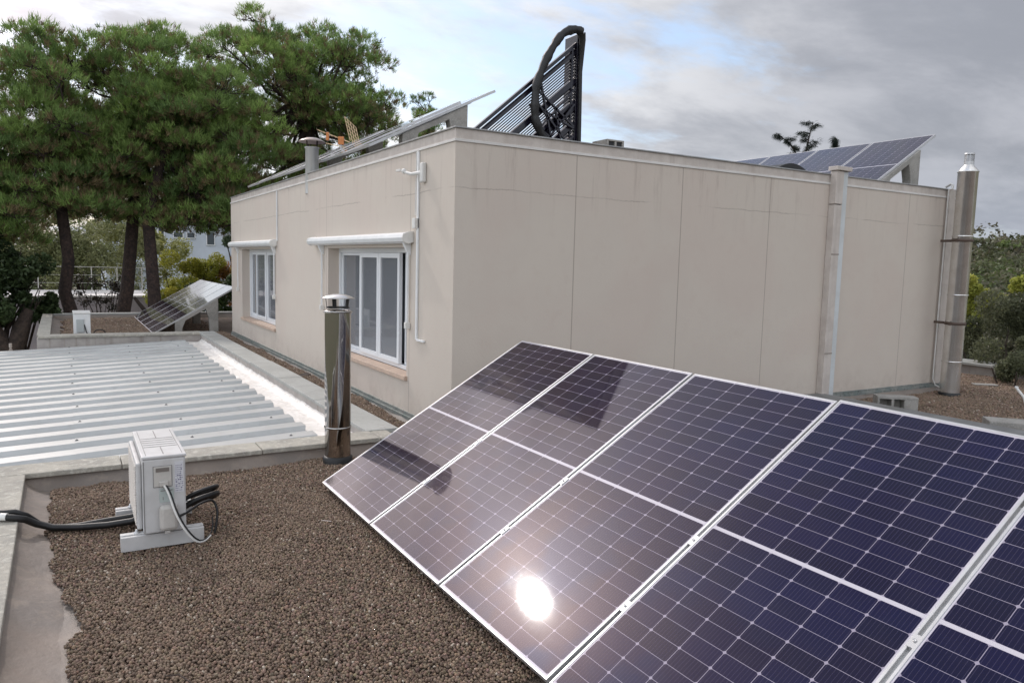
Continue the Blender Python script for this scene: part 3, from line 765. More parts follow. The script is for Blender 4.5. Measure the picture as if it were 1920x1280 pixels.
# ------------------------------------------------------------------ shiny flue on the gravel
fx, fy = .36, .735
fl = thing('flue_pipe', 'polished round steel flue with rain cap standing beside the near solar row', 'flue pipe', (fx, fy, G))
MB().lathe((fx, fy, G-.02), [(.128, 0), (.128, .07), (.112, .085), (0, .085)], 40).build('base_collar', M_black, fl)
MB().lathe((fx, fy, 0), [(.1115, .0), (.1115, .262), (.1115, .263), (.1115, 1.262)], 56).build('pipe', M_chrome, fl)
MB().lathe((fx, fy, .262), [(.112, -.012), (.1175, -.010), (.1175, .004), (.112, .006)], 56).build('joint_ring', M_chrome, fl)
MB().lathe((fx, fy, 1.262), [(.112, -.002), (.124, 0), (.124, .014), (.095, .020), (.088, .018), (.086, -.1)], 56).build('top_ring', M_chrome, fl)
b = MB()
for i in range(5):
    a = 2*math.pi*i/5+.4; b.bar((fx+.092*math.cos(a), fy+.092*math.sin(a), 1.30), (fx+.105*math.cos(a), fy+.105*math.sin(a), 1.393), .022, .004, (math.cos(a), math.sin(a), 0))
b.lathe((fx, fy, 1.300), [(.096, 0), (.100, 0), (.100, .010), (.096, .010)], 32); b.build('cap_bracket', M_black, fl)
MB().lathe((fx, fy, 1.392), [(.0, .030), (.05, .027), (.10, .014), (.142, -.004), (.142, -.008), (.10, .009), (0, .02)], 48).build('rain_cap', mat('brushed_cap', (.62, .60, .58), .25, .9), fl)

# ------------------------------------------------------------------ tall stainless flue at the right corner
sx, sy = 9.72, CY-.365
f2 = thing('flue_pipe', 'tall dull stainless flue strapped to the right corner of the house', 'flue pipe', (sx, sy, G))
rr_ = .133
MB().lathe((sx, sy, G), [(rr_+.012, -.02), (rr_+.012, .02), (rr_, .03)], 40).build('base_collar', M_black, f2)
MB().lathe((sx, sy, 0), [(rr_, -.05), (rr_, 3.20), (rr_+.008, 3.205), (rr_+.008, 3.22), (.080, 3.29), (.068, 3.31)], 48).build('pipe', M_steel, f2)
for z_ in (.43, 1.42, 2.28): MB().lathe((sx, sy, z_), [(rr_, -.012), (rr_+.007, -.01), (rr_+.007, .01), (rr_, .012)], 48).build('joint_ring', M_steel, f2)
for z_ in (1.0, 2.22):
    b = MB().lathe((sx, sy, z_), [(rr_+.001, -.02), (rr_+.010, -.02), (rr_+.010, .02), (rr_+.001, .02)], 48); b.box(sx-rr_-.03, sx-rr_+.03, sy-.012, sy+.012, z_-.025, z_+.025); b.box(sx-.02, sx+.02, sy+rr_+.002, CY-.052, z_-.018, z_+.018); b.build('wall_bracket', mat('rusty_bracket', (.10, .07, .055), .7, .3), f2)
b = MB().lathe((sx, sy, 3.31), [(.068, 0), (.068, .05)], 28)
for z_ in np.linspace(.055, .15, 7): b.lathe((sx, sy, 3.31+z_), [(.060, 0), (.066, 0), (.066, .004), (.060, .004)], 28)
for i in range(10): a = 2*math.pi*i/10; b.bar((sx+.062*math.cos(a), sy+.062*math.sin(a), 3.36), (sx+.062*math.cos(a), sy+.062*math.sin(a), 3.47), .006, .004)
b.lathe((sx, sy, 3.46), [(.07, 0), (.07, .02), (.0, .028)], 28); b.build('mesh_cowl', M_alu, f2)

# downpipe with hopper on the right wall
dp = thing('downpipe', 'square pale downpipe with a hopper head on the shaded right wall', 'downpipe', (7.2, CY, 0))
b = MB(); b.box(7.11, 7.26, CY-.10, CY-.002, -.05, 2.60); b.box(7.11, 7.26, CY-.105, CY-.002, 2.61, 3.04); b.build('pipe', M_trim, dp, .006)
b = MB(); b.box(7.265, 7.37, CY-.085, CY-.002, -.05, 3.04); b.build('pipe', mat('pale_blue_pipe', (.56, .59, .60), .5, c2=(.50, .52, .52), nscale=4, streak=.3), dp, .006)
b = MB(); b.box(7.09, 7.39, CY-.13, CY+.02, 3.045, 3.10); b.build('hopper', M_trim, dp, .006)
b = MB(); 
for z_ in (1.95, .62): b.box(7.105, 7.262, CY-.104, CY-.1005, z_-.008, z_+.008)
b.build('strap', mat('strap_brown', (.28, .24, .21), .6), dp)
# conduit strip and hose at the right corner
cs = thing('conduit', 'slim beige conduit rising up the right corner beside the steel flue', 'conduit', (9.9, CY, 0))
MB().box(9.86, 10.0, CY-.05, CY-.002, .04, 3.0).build('trunking', M_trim, cs, .005)
MB().tube([(9.86, CY-.07, 2.99), (9.87, CY-.075, 3.05), (9.9, CY-.03, 3.08), (9.93, CY+.06, 3.04)], .018, 10).build('bend', M_whitep, cs)
MB().tube([(9.845, CY-.03, 2.99), (9.84, CY-.03, .12), (9.85, CY-.07, .02), (9.9, CY-.16, -.03), (10.0, CY-.26, -.04)], .010, 10).build('cable', M_whitep, cs)

# ------------------------------------------------------------------ left wall fittings
def awning(ya, yb, arms, label):
    o = thing('awning', label, 'awning', (CX, (ya+yb)/2, 1.92), 'white roller awnings above the windows')
    pr = [(CX-.002, 1.925), (CX-.06, 1.905), (CX-.115, 1.925), (CX-.13, 1.965), (CX-.115, 2.005), (CX-.06, 2.025), (CX-.002, 2.03)]
    MB().prism([(p[0], ya+.03, p[1]) for p in pr], (0, yb-ya-.06, 0)).build('cassette', M_white, o, .004)
    for y_ in (ya, yb-.029):
        MB().prism([(CX-.002+(p[0]-CX+.002)*1.05, y_, 1.967+(p[1]-1.967)*1.1) for p in pr], (0, .029, 0)).build('end_cap', M_whitep, o, .004)
    for y_ in arms:
        MB().bar((CX-.03, y_, 1.92), (CX-.03, y_, 1.05), .022, .022, (0, 1, 0)).build('arm', M_white, o, .003)
        MB().prism([(CX-.002, y_-.02, 1.93), (CX-.10, y_-.02, 1.93), (CX-.05, y_-.02, 1.82), (CX-.002, y_-.02, 1.78)], (0, .04, 0)).build('bracket', M_white, o, .004)
        MB().box(CX-.06, CX-.002, y_-.025, y_+.025, .98, 1.05).build('foot', M_whitep, o, .006)
awning(1.93, 5.60, (2.02, 5.18), 'long white roller awning cassette over the nearer window')
awning(7.93, 11.75, (8.04, 11.24), 'white roller awning cassette over the farther window')
cd = thing('cable_duct', 'thin white cable duct running down the wall right of the nearer window', 'cable duct', (CX, 1.82, .87))
b = MB(); b.box(CX-.022, CX-.002, 1.79, 1.825, .88, 2.86); b.box(CX-.024, CX-.002, 1.60, 1.79, .868, .892); b.build('duct', M_white, cd, .003)
MB().box(CX-.055, CX-.002, 1.79, 1.87, 2.06, 2.17).build('junction_box', M_whitep, cd, .006)
MB().tube([(CX-.02, 1.84, 2.86), (CX-.022, 1.85, 2.2)], .006, 8).build('wire', M_whitep, cd)
c2_ = thing('cable_duct', 'short white cable duct dropping from the roof edge to the farther awning', 'cable duct', (CX, 8.0, 2.05))
MB().box(CX-.02, CX-.002, 7.86, 7.90, 2.0, 2.86).build('duct', M_white, c2_, .003)
cm = thing('wall_lamp', 'small white wall-mounted sensor arm near the top of the house corner', 'sensor', (CX, 1.68, 2.6))
MB().box(CX-.05, CX-.002, 1.62, 1.70, 2.53, 2.73).build('back_box', M_whitep, cm, .012)
MB().tube([(CX-.03, 1.68, 2.63), (CX-.09, 1.80, 2.62), (CX-.12, 1.90, 2.645)], [.022, .018, .014], 10).build('arm', M_whitep, cm)
MB().lathe((CX-.12, 1.93, 2.66), [(0, -.03), (.025, -.02), (.03, .0), (.02, .022), (0, .028)], 16).build('head', M_whitep, cm)
MB().obox((CX-.13, 2.03, 2.675), (0, 1, .05), (1, 0, 0), (0, 0, 1), .06, .022, .012).build('visor', M_whitep, cm, .004)

# ------------------------------------------------------------------ outdoor unit and its hoses
ac = thing('outdoor_unit', 'white air conditioner outdoor unit standing on the near gravel', 'air conditioner', (-1.18, -.32, G), rot=(0, 0, R(-.5)))
acm = base_matrix(ac)
def AB(x0, x1, y0, y1, z0, z1): return MB().box(x0, x1, y0, y1, z0, z1)
zb = .085; zt_ = .568
M_acw = mat('aged_white_casing', (.54, .535, .53), .42, c2=(.48, .475, .465), nscale=7, streak=.25)
M_acb = mat('beige_cover', (.50, .475, .44), .5, c2=(.44, .42, .39), nscale=14)
M_seam = mat('seam_grey', (.22, .215, .21), .6)
AB(-.12, .12, -.375, .385, zb, zt_-.02).build('casing', M_acw, ac, .010, local=True)
b = MB(); b.box(-.125, .126, -.38, .39, zt_-.019, zt_)
b.build('lid', M_acw, ac, .006, local=True)
b = MB()
for y_ in (-.135, -.075, -.015, .045, .105): b.box(-.095, .10, y_, y_+.006, zt_+.0004, zt_+.002)
b.box(-.003, .003, -.34, -.15, zt_+.0004, zt_+.002); b.box(-.003, .003, .125, .34, zt_+.0004, zt_+.002)
b.box(-.100, -.097, -.35, .35, zt_+.0004, zt_+.002); b.box(.103, .106, -.35, .35, zt_+.0004, zt_+.002)
b.build('lid_grooves', M_seam, ac, local=True)
b = MB(); b.box(-.150, -.121, -.30, .36, zb+.01, zt_-.055)
b.build('fan_cover', M_acw, ac, .01, local=True)
b = MB()
for z_ in np.arange(zb+.03, zt_-.075, .016): b.box(-.156, -.1505, -.27, .33, z_, z_+.005)
b.build('fan_grille', M_acb, ac, local=True)
b = MB()
for z_ in (zb+.05, zt_-.18, zt_-.09): b.lathe((-.136, -.305, z_), [(.006, 0), (.006, .003), (0, .003)], 8)
b = MB(); b.box(-.060, .040, -.3815, -.3755, .375, .50); b.build('service_cover', M_acb, ac, .004, local=True)
b = MB(); b.box(-.064, .044, -.3775, -.3752, .371, .504); b.build('cover_seam', M_seam, ac, local=True)
b = MB(); b.box(-.048, .026, -.3845, -.3818, .468, .492); b.build('grip_recess', mat('grip_shadow', (.16, .14, .125), .6), ac, local=True)
b = MB(); b.box(-.030, .020, -.397, -.3818, .378, .410); b.build('cable_gland', M_acb, ac, .005, local=True)
b = MB(); b.box(-.035, .070, -.428, -.3755, .105, .265); b.build('valve_cover', M_acb, ac, .022, local=True)
b = MB(); b.box(-.005, .025, -.412, -.3755, .085, .104); b.build('valve_tab', M_acb, ac, .004, local=True)
b = MB(); b.box(-.030, .050, -.3790, -.3755, .275, .36); b.build('rating_label', mat('label_grey', (.40, .45, .43), .4), ac, local=True)
b = MB(); b.box(-.024, .044, -.3800, -.3792, .345, .352); b.box(-.012, -.008, -.3800, -.3792, .29, .31); b.build('label_mark', M_seam, ac, local=True)
b = MB(); b.box(.058, .108, -.3790, -.3755, .33, .52); b.build('warning_label', mat('label_white', (.56, .56, .585), .5), ac, local=True)
b = MB(); b.box(-.118, -.112, -.3768, -.3752, zb+.01, zt_-.03); b.build('casing_seam', M_seam, ac, local=True)
b = MB()      # rows of tiny printed marks on the label
r_ = random.Random(3)
for i in range(13):
    z_ = .34+i*.0130; x_ = .062
    while x_ < .100:
        w_ = r_.uniform(.003, .008)
        if r_.random() > .25: b.box(x_, x_+w_, -.3800, -.3792, z_, z_+.003+.004*(r_.random() > .7))
        x_ += w_+.003
tag(b.build('label_print', mat('print_grey', (.10, .09, .17), .6), ac, local=True), kind='stuff')
for y_ in (-.305, .245):
    b = MB(); b.box(-.245, .225, y_-.045, y_+.045, -.015, .075); b.box(-.245, .225, y_-.018, y_+.018, .0755, .082); ft = b.build('foot', M_acw, ac, .006, local=True)
    MB().lathe((-.155, y_, .082), [(.018, 0), (.018, .006), (.008, .007), (.008, .022), (0, .022)], 12).build('bolt', M_bolt, ft, local=True)
hs = thing('pipe_bundle', 'black insulated pipes looping out of the outdoor unit and across the coping', 'insulated pipes', (-1.6, 0, G))
def wpt(x, y, z): return tuple(acm @ Vector((x, y, z)))
p1 = [(-1.20, -.29, .03), (-1.34, -.255, -.02), (-1.48, -.22, -.035), (-1.64, -.185, -.035), (-1.78, -.13, -.032), (-1.87, -.11, .0), (-1.93, -.16, .055), (-1.99, -.19, .083), (-2.06, -.15, .086), (-2.4, .0, .086)]
MB().tube(p1, .022, 12).build('insulated_pipe', M_black, hs)
MB().tube([(p[0]+.01, p[1]+.042, p[2]+.004+.02*math.sin(i*1.1)) for i, p in enumerate(p1)], .017, 12).build('insulated_pipe', M_black, hs)
MB().tube([(-2.02, -.175, .088), (-2.055, -.155, .089)], .0235, 12).build('tape_band', M_whitep, hs)
for dz_, r0, seed in ((.0, .019, 0), (.05, .014, 1)):
    b = MB().tube([*smooth_path([wpt(.11, -.1, .12+dz_), wpt(.20, -.12, .18+dz_), wpt(.31, -.08, .195+dz_), wpt(.36, .0, .175+dz_), wpt(.33, .05, .14+dz_), wpt(.22, .04, .12+dz_), wpt(.11, -.02, .11+dz_)])], r0, 10); b.build('loop', M_black, hs)
MB().tube(smooth_path([wpt(.06, -.39, .17), wpt(.13, -.36, .19), wpt(.22, -.27, .205), wpt(.30, -.2, .19), wpt(.325, -.22, .12), wpt(.31, -.25, .03), wpt(.30, -.26, -.01)]), .008, 8).build('drain_hose', M_black, hs)
pc = thing('power_cable', 'white power cable hanging from the service cover of the near outdoor unit', 'cable', wpt(0, -.39, .385))
MB().tube(smooth_path([wpt(-.005, -.397, .385), wpt(.015, -.42, .34), wpt(.05, -.455, .22), wpt(.10, -.475, .11), wpt(.16, -.465, .03), wpt(.215, -.43, .012), wpt(.26, -.37, .02)]), .0060, 8).build('cable', M_whitep, pc)
MB().tube(smooth_path([wpt(.007, -.394, .385), wpt(.028, -.412, .34), wpt(.063, -.447, .22), wpt(.112, -.467, .115), wpt(.17, -.457, .038), wpt(.22, -.42, .018), wpt(.275, -.33, .04), wpt(.29, -.25, .1)]), .0048, 8).build('wire', M_black, pc)

# second, far unit on the far roof
a2 = thing('outdoor_unit', 'small white outdoor unit on the far roof in front of the pine trunks', 'air conditioner', (-1.33, 12.75, -.12))
ax_, ay_ = -1.33, 12.75
MB().box(ax_-.17, ax_+.14, ay_-.3, ay_+.45, -.06, .44).build('casing', M_white, a2, .012)
MB().box(ax_-.18, ax_+.15, ay_-.31, ay_+.46, .441, .465).build('lid', M_whitep, a2, .008)
MB().box(ax_-.12, ax_+.02, ay_-.325, ay_-.301, .05, .33).build('valve_cover', mat('grey_cover', (.42, .45, .45), .5), a2, .01)
b = MB(); b.box(ax_-.25, ax_+.22, ay_-.25, ay_-.17, -.12, -.062); b.box(ax_-.25, ax_+.22, ay_+.25, ay_+.33, -.12, -.062); b.build('foot', M_white, a2, .006)
h2 = thing('cable_coil', 'black cable coiled beside the far outdoor unit', 'cable coil', (ax_+.3, ay_-.25, -.1))
pts = [(ax_+.02, ay_-.31, .22), (ax_+.06, ay_-.33, .05), (ax_+.16, ay_-.34, -.06)]
for i in range(26): a = i*.5; pts.append((ax_+.30+.11*math.cos(a+2.6), ay_-.30+.02*math.sin(a*.3), .02+.085*math.sin(a+2.6)))
MB().tube(pts, .010, 8).build('coil', M_black, h2)

# ------------------------------------------------------------------ upper roof objects
ch = thing('chimney_vent', 'short round metal vent with a flared cap on the upper roof edge', 'roof vent', (1.66, 6.05, 2.7))
MB().lathe((1.66, 6.05, 2.7), [(.10, 0), (.10, .68), (.11, .685), (.11, .70), (.09, .70)], 32).build('pipe', mat('streaked_metal', (.55, .55, .54), .45, .5, streak=.9), ch)
b = MB()
for i in range(4): a = math.pi/2*i+.5; b.bar((1.66+.10*math.cos(a), 6.05+.10*math.sin(a), 3.38), (1.66+.11*math.cos(a), 6.05+.11*math.sin(a), 3.50), .02, .01)
b.build('cap_bracket', M_barkd, ch)
MB().lathe((1.66, 6.05, 3.49), [(0, .06), (.09, .045), (.16, .018), (.205, -.01), (.205, -.015), (.15, .005), (0, .03)], 32).build('rain_cap', mat('dark_cap', (.30, .25, .22), .35, .6), ch)

# antenna
A0 = Vector((2.65, 7.69, 3.80)); 
an = thing('antenna', 'orange and brass television antenna above the edge-on panels', 'antenna', (2.65, 7.69, 2.72))
vx = Vector((.86, -.51, 0)); vz = Vector((0, 0, 1)); vy = Vector((.51, .86, 0))
b = MB(); b.tube([A0-vz*1.0+vx*.0, A0+vz*.05], .016, 8); b.build('mast', M_alu, an)
b = MB(); b.bar(A0+vx*-.42+vz*.18, A0+vx*.15+vz*-.02, .016, .016); b.bar(A0+vx*-.42+vz*-.02, A0+vx*.10+vz*-.12, .012, .012)
for i in range(7): p = A0+vx*(-.40+.07*i)+vz*(.17-.025*i); b.bar(p-vy*.13, p+vy*.13, .006, .006)
b.build('boom', M_brass, an)
b = MB()
for i in range(5): p = A0+vx*(.06+.05*i)+vz*(.42-.045*i); b.bar(p, p+vx*.10-vz*.42, .010, .010)
for j in range(6): p = A0+vx*(.06+.016*j)+vz*(.42-.07*j); b.bar(p, p+vx*.20-vz*.18, .007, .007)
b.build('reflector', M_brass, an)
MB().obox(A0+vx*-.24+vz*.07, vx, vy, vz, .025, .02, .07).build('dipole_box', M_orange, an, .004); MB().obox(A0, vx, vy, vz, .05, .025, .07).build('dipole_box', M_orange, an, .004)

# black diagonal tube rack
YR = 2.0
rk = thing('tube_rack', 'tall black triangular rack of slanting tubes with a thick hose looped round it', 'tube rack', (3.2, YR, 2.72))
def lz(x, off): return 4.30 - (3.62-x)*0.852 + off
b = MB(); b2 = MB()
dirv = Vector((1, 0, .852)).normalized()
i = 0; off = 0.0
grp = [1, 0, 1, 0, 0, 0, 0, 0, 0, 0, 0, 2, 0, 0, 0, 0, 0, 0, 2, 2, 0, 0, 0, 0, 2, 0, 0, 0, 2, 0, 0, 0, 0, 2, 0, 0, 0, 0, 2]
for gtype in grp:
    zr = 4.33-off; xr = 3.66; zl = 2.80; xl = xr-(zr-zl)/.852; xl = max(xl, 2.0); zl = zr-(xr-xl)*.852
    if zr-zl > .05:
        if gtype == 0: b.tube([(xl, YR, zl), (xr, YR, zr)], .008, 8)
        else: b2.bar((xl, YR-.012, zl), (xr, YR-.012, zr), .02, .052 if gtype == 2 else .04, (0, 1, 0)) if False else b2.obox(((xl+xr)/2, YR, (zl+zr)/2), dirv, (0, 1, 0), dirv.cross(Vector((0, 1, 0))), math.hypot(xr-xl, zr-zl)/2, .03, .030 if gtype == 2 else .019)
    off += .0335 if gtype == 0 else .055
b.build('tubes', M_blk2, rk); b2.build('slats', M_blk2, rk)
b = MB(); b.box(3.655, 3.70, YR-.04, YR+.22, 2.72, 4.44)
for i in range(6): b.box(3.70, 3.705+.006*(5-i)+.004, YR-.04, YR+.2, 2.72, 4.34-.24*i)
b.box(3.585, 3.61, YR-.035, YR+.035, 2.72, 4.26); b.build('post', M_blk2, rk, .01)
b = MB()
for (p, q_) in (((3.05, 3.62), (3.60, 3.10)), ((3.12, 3.9), (3.30, 3.2)), ((3.18, 3.50), (3.62, 3.34)), ((3.02, 3.35), (3.62, 3.02)), ((3.0, 3.55), (3.35, 3.0)), ((3.22, 3.12), (3.62, 3.62)), ((3.30, 2.95), (3.62, 3.25)), ((3.06, 3.75), (3.62, 3.36)), ((3.10, 3.25), (3.62, 3.80)), ((3.35, 3.55), (3.50, 2.95))):
    b.bar((p[0], YR-.06, p[1]), (q_[0], YR-.06, q_[1]), .02, .03, (0, 1, 0))
b.build('brace', M_blk2, rk)
hp = [(3.66, 4.43), (3.56, 4.46), (3.42, 4.40), (3.28, 4.24), (3.16, 4.02), (3.07, 3.78), (3.03, 3.55), (3.06, 3.36), (3.16, 3.20), (3.32, 3.04), (3.50, 2.88), (3.6, 2.76)]
hp = smooth_path([(p[0]+.012*math.sin(i*2.3), YR-.11, p[1]+.012*math.cos(i*1.7)) for i, p in enumerate(hp)])
b = MB().tube(hp, [.048+.006*math.sin(i*.9)+.003*math.sin(i*2.3) for i in range(len(hp))], 12); b.tube([(3.66, YR-.11, 4.43), (3.69, YR-.09, 4.36), (3.68, YR-.08, 4.0), (3.70, YR-.08, 3.2), (3.70, YR-.08, 2.8)], [.05, .04, .026, .022, .022], 12)
b.build('hose', M_black, rk)

# small concrete vent block
vb = thing('roof_vent', 'small grey box vent with dark openings on the roof right of the black rack', 'roof vent', (4.2, 1.9, 2.72))
vxx, vyy = 4.12, 1.75
b = MB(); b.box(vxx-.13, vxx+.13, vyy+.03, vyy+.3, 2.72, 3.235); b.box(vxx-.13, vxx+.13, vyy, vyy+.03, 2.72, 3.15); b.box(vxx-.13, vxx+.13, vyy, vyy+.03, 3.215, 3.235)
for x_ in (-.13, -.01, .105): b.box(vxx+x_, vxx+x_+.025, vyy, vyy+.03, 3.15, 3.215)
b.build('block', M_conc, vb, .004)
b = MB(); b.box(vxx-.105, vxx-.01, vyy+.02, vyy+.029, 3.15, 3.215); b.box(vxx+.015, vxx+.105, vyy+.02, vyy+.029, 3.15, 3.215); b.build('opening', M_room, vb)
# plain black arched solid under the right panels
av = thing('black_arch', 'low black arched shape on the roof edge beside the hopper head', 'vent cover', (6.7, 1.3, 2.72))
pts = [(6.35+.9*i/12, 1.32, 2.98+.17*math.sin(math.pi*i/12)) for i in range(13)]
b = MB(); b.prism([(6.35, 1.32, 2.72)]+pts+[(7.25, 1.32, 2.72)], (0, .4, 0)); b.build('cover', M_black, av)

# ------------------------------------------------------------------ right-hand roof bits
def hollow_block(c, rz, label):
    o = thing('hollow_block', label, 'concrete block', c, 'hollow blocks on the right roof', rot=(0, 0, rz))
    b = MB(); L_, H_, D_ = .50, .20, .20; t_ = .035
    b.box(-L_/2, L_/2, -D_/2, D_/2, 0, t_); b.box(-L_/2, L_/2, -D_/2, D_/2, H_-t_, H_)
    for x_, w_ in ((-L_/2, .03), (-.075, .03), (.08, .17)): b.box(x_, x_+w_, -D_/2, D_/2-.04, t_, H_-t_)
    b.box(-L_/2, L_/2, D_/2-.04, D_/2, t_, H_-t_)
    b.build('block', M_conc, o, .004, local=True); return o
hollow_block((7.66, .16, G-.015), R(-40), 'hollow grey block with two dark holes on the right roof')
b = MB(); b.box(-.34, .34, -.16, .16, 0, .17)
sb = b.build('paving_block', M_conc, None, .008); sb.location = (7.55, -1.40, G-.01); sb.rotation_euler = (0, 0, R(-50)); tag(sb, 'plain solid grey block on the right roof at the frame edge', 'concrete block')
hz = MB().tube([(9.75, -.45, G), (9.8, -.38, .05), (9.86, -.28, .12), (9.95, -.20, .15), (10.1, -.15, .13)], .018, 10).build('hose_stub', M_whitep); tag(hz, 'white bent hose end poking from the pebbles by the shrub', 'hose')
tl = MB().obox((11.3, .9, G+.0), (.8, -.6, 0), (.6, .8, 0), (0, 0, 1), .18, .07, .008).build('flat_tile', M_conc, None, .004); tag(tl, 'flat pale tile lying on the pebbles by the tall flue', 'tile')
# dark lap of membrane in the walkway
dk = MB().obox((1.40, 5.65, G+.015), (0, 1, 0), (1, 0, .25), (0, 0, 1), .10, .10, .012).build('slate_offcut', M_barkd, None, .004); tag(dk, 'dark square offcut lying in the narrow pebble strip', 'offcut')
tw_ = MB().tube([(-1.36, -2.3, G+.012), (-1.31, -2.33, G+.02), (-1.27, -2.42, G+.014), (-1.25, -2.5, G+.01)], .0035, 6).build('twig', M_barkd); tag(tw_, 'thin curved twig on the near pebbles', 'twig')
st = MB().tube([(-.22, -.72, G+.016), (-.17, -.78, G+.02)], .003, 6).build('straw', M_rope); tag(st, 'short pale straw on the pebbles beside the solar row', 'straw')

# ------------------------------------------------------------------ foliage
def leaf_mat(name, rough=.6, trans=.0):
    M = bpy.data.materials.new(name); M.use_nodes = True; t = NT(M.node_tree); b = t.n['Principled BSDF']
    a = t.new('ShaderNodeAttribute', attribute_name='tint'); t.l.new(a.outputs['Color'], b.inputs['Base Color'])
    b.inputs['Roughness'].default_value = rough; b.inputs['Specular IOR Level'].default_value = .3
    tr = t.new('ShaderNodeBsdfTranslucent'); t.l.new(a.outputs['Color'], tr.inputs[0])
    mx = t.new('ShaderNodeMixShader'); mx.inputs[0].default_value = .42; t.l.new(b.outputs[0], mx.inputs[1]); t.l.new(tr.outputs[0], mx.inputs[2])
    t.l.new(mx.outputs[0], t.n['Material Output'].inputs[0]); return M
M_needle = leaf_mat('pine_needles'); M_leaf = leaf_mat('leaves', .45)

def norm(a): return a/np.maximum(np.linalg.norm(a, axis=-1, keepdims=True), 1e-9)
def needles(cent, dirs, nn, ln, wd, cols, r_):
    """cent Nx3 tuft bases, dirs Nx3; nn needles per tuft, thin triangles"""
    n = len(cent); d = norm(dirs[:, None, :]*1.0 + r_.normal(size=(n, nn, 3))*.42); l_ = ln*r_.uniform(.7, 1.2, (n, nn, 1))
    base = cent[:, None, :] + r_.normal(size=(n, nn, 3))*ln*.22
    side = norm(np.cross(d, r_.normal(size=(n, nn, 3))))*wd
    v = np.stack([base-side, base+side, base+d*l_], 2).reshape(-1, 3)
    f = np.arange(len(v)).reshape(-1, 3); c = np.repeat(cols[:, None, :], nn*3, axis=1).reshape(-1, 3)
    c = c*r_.uniform(.75, 1.25, (len(v)//3, 1)).repeat(3, axis=0)
    return v, f, c
def leaves(cent, size, cols, r_, flat=.3, aspect=.55):
    n = len(cent); d = norm(r_.normal(size=(n, 3))); nrm = norm(r_.normal(size=(n, 3))+np.array([0, 0, flat*3]))
    d = norm(d - nrm*np.sum(d*nrm, 1, keepdims=True)); s_ = np.cross(nrm, d); L_ = (size*r_.uniform(.6, 1.3, (n, 1)))
    v = np.stack([cent-d*L_*.5, cent+s_*L_*aspect*.5, cent+d*L_*.5, cent-s_*L_*aspect*.5], 1).reshape(-1, 3)
    f = np.arange(len(v)).reshape(-1, 4); c = np.repeat(cols, 4, axis=0)
    return v, f, c
def sphere_dirs(n, r_): return norm(r_.normal(size=(n, 3)))

def pine(label, trunk, crown_fn, nl, seed, r0=.22, nt=68, group='stone pines behind the far roof', lobe=(.45, .85), brown=.16, limb_n=26, nn=15, tr_name='pine_tree'):
    r_ = np.random.default_rng(seed); o = thing(tr_name, label, 'tree', trunk[0], group)
    lob = []
    tries = 0
    while len(lob) < nl and tries < 20000:
        tries += 1; p = crown_fn(r_)
        rad = r_.uniform(*lobe)
        if all(np.linalg.norm((p-q)*np.array([1, 1, 1.25])) > .55*(rad+s)*.72 for q, s in lob): lob.append((p, rad))
    V = []; F = []; Cc = []; nv = 0
    zmin = min(p[2] for p, s in lob); zmax = max(p[2] for p, s in lob)
    cen = np.mean([p for p, s in lob], axis=0)
    for p, s in lob:
        n = int(nt*(s/.65)**2); d = sphere_dirs(n, r_); d[:, 2] = np.abs(d[:, 2])*1.0-.25*r_.random(n); d = norm(d)
        rad = s*r_.uniform(.55, 1.0, (n, 1)); c = p+d*rad*np.array([1, 1, .72])
        tint = r_.uniform(0, 1)
        g0 = np.array([.125, .20, .066])*(1-tint)+np.array([.27, .38, .105])*tint
        hue = r_.uniform(.8, 1.25, (n, 1)); cl = g0[None]*hue
        isb = r_.random(n) < (brown*1.6 if d.shape and p[2] < cen[2] else brown*.7)
        low_ = d[:, 2] < .05; isb |= (low_ & (r_.random(n) < .5))
        cl[isb] = np.array([.22, .17, .09])*r_.uniform(.6, 1.2, (isb.sum(), 1))
        out = norm(d*.7+np.array([0, 0, .75]))
        v, f, cc = needles(c, out, nn, .17, .0115, cl, r_)
        V.append(v); F.append(f+nv); Cc.append(cc); nv += len(v)
    npmesh('crown', np.concatenate(V), np.concatenate(F), M_needle, o, np.concatenate(Cc))
    # trunk and limbs
    tp = [Vector(p) for p in trunk]; nseg = len(tp)
    b = MB(); rs = [r0*(1-.45*i/(nseg-1)) for i in range(nseg)]; b.tube(tp, rs, 14)
    b.build('trunk', M_bark, o)
    b = MB(); top = tp[-1]
    idx = r_.permutation(len(lob))[:limb_n]
    for i in idx:
        p, s = lob[i]; p = Vector(p); tt = r_.uniform(0, 1)
        st_ = tp[-2].lerp(top, tt) if nseg > 1 else top
        mid = st_.lerp(p, .5)+Vector(r_.normal(size=3)*.15)+Vector((0, 0, -.12*(p-st_).length))
        mid2 = st_.lerp(p, .8)+Vector(r_.normal(size=3)*.1)
        b.tube([st_, mid, mid2, p], [r0*.32, r0*.20, r0*.11, .012], 7)
        for k_ in range(5):
            e_ = p+Vector(sphere_dirs(1, r_)[0])*s*.7; e_.z = max(e_.z, p.z-.1*s); q_ = mid2.lerp(p, r_.random()); b.tube([q_, q_.lerp(e_, .5)+Vector((0, 0, -.04)), e_], [.018, .012, .006], 5, False)
    for i in idx:      # fine twigs
        p, s = lob[i]; p = Vector(p)
        for k_ in range(6):
            e_ = p+Vector(sphere_dirs(1, r_)[0])*s*.85; b.tube([p+Vector((0, 0, -.2*s)), e_], [.014, .005], 4, False)
    b.build('limbs', M_bark, o)
    return o
def ell(c, r, zb=-1.0, pw=.45):
    c = np.array(c); r = np.array(r)
    def f(r_):
        while True:
            d = norm(r_.normal(size=3)); q = d*r_.random()**pw
            if q[2] >= zb: return c+q*r
    return f
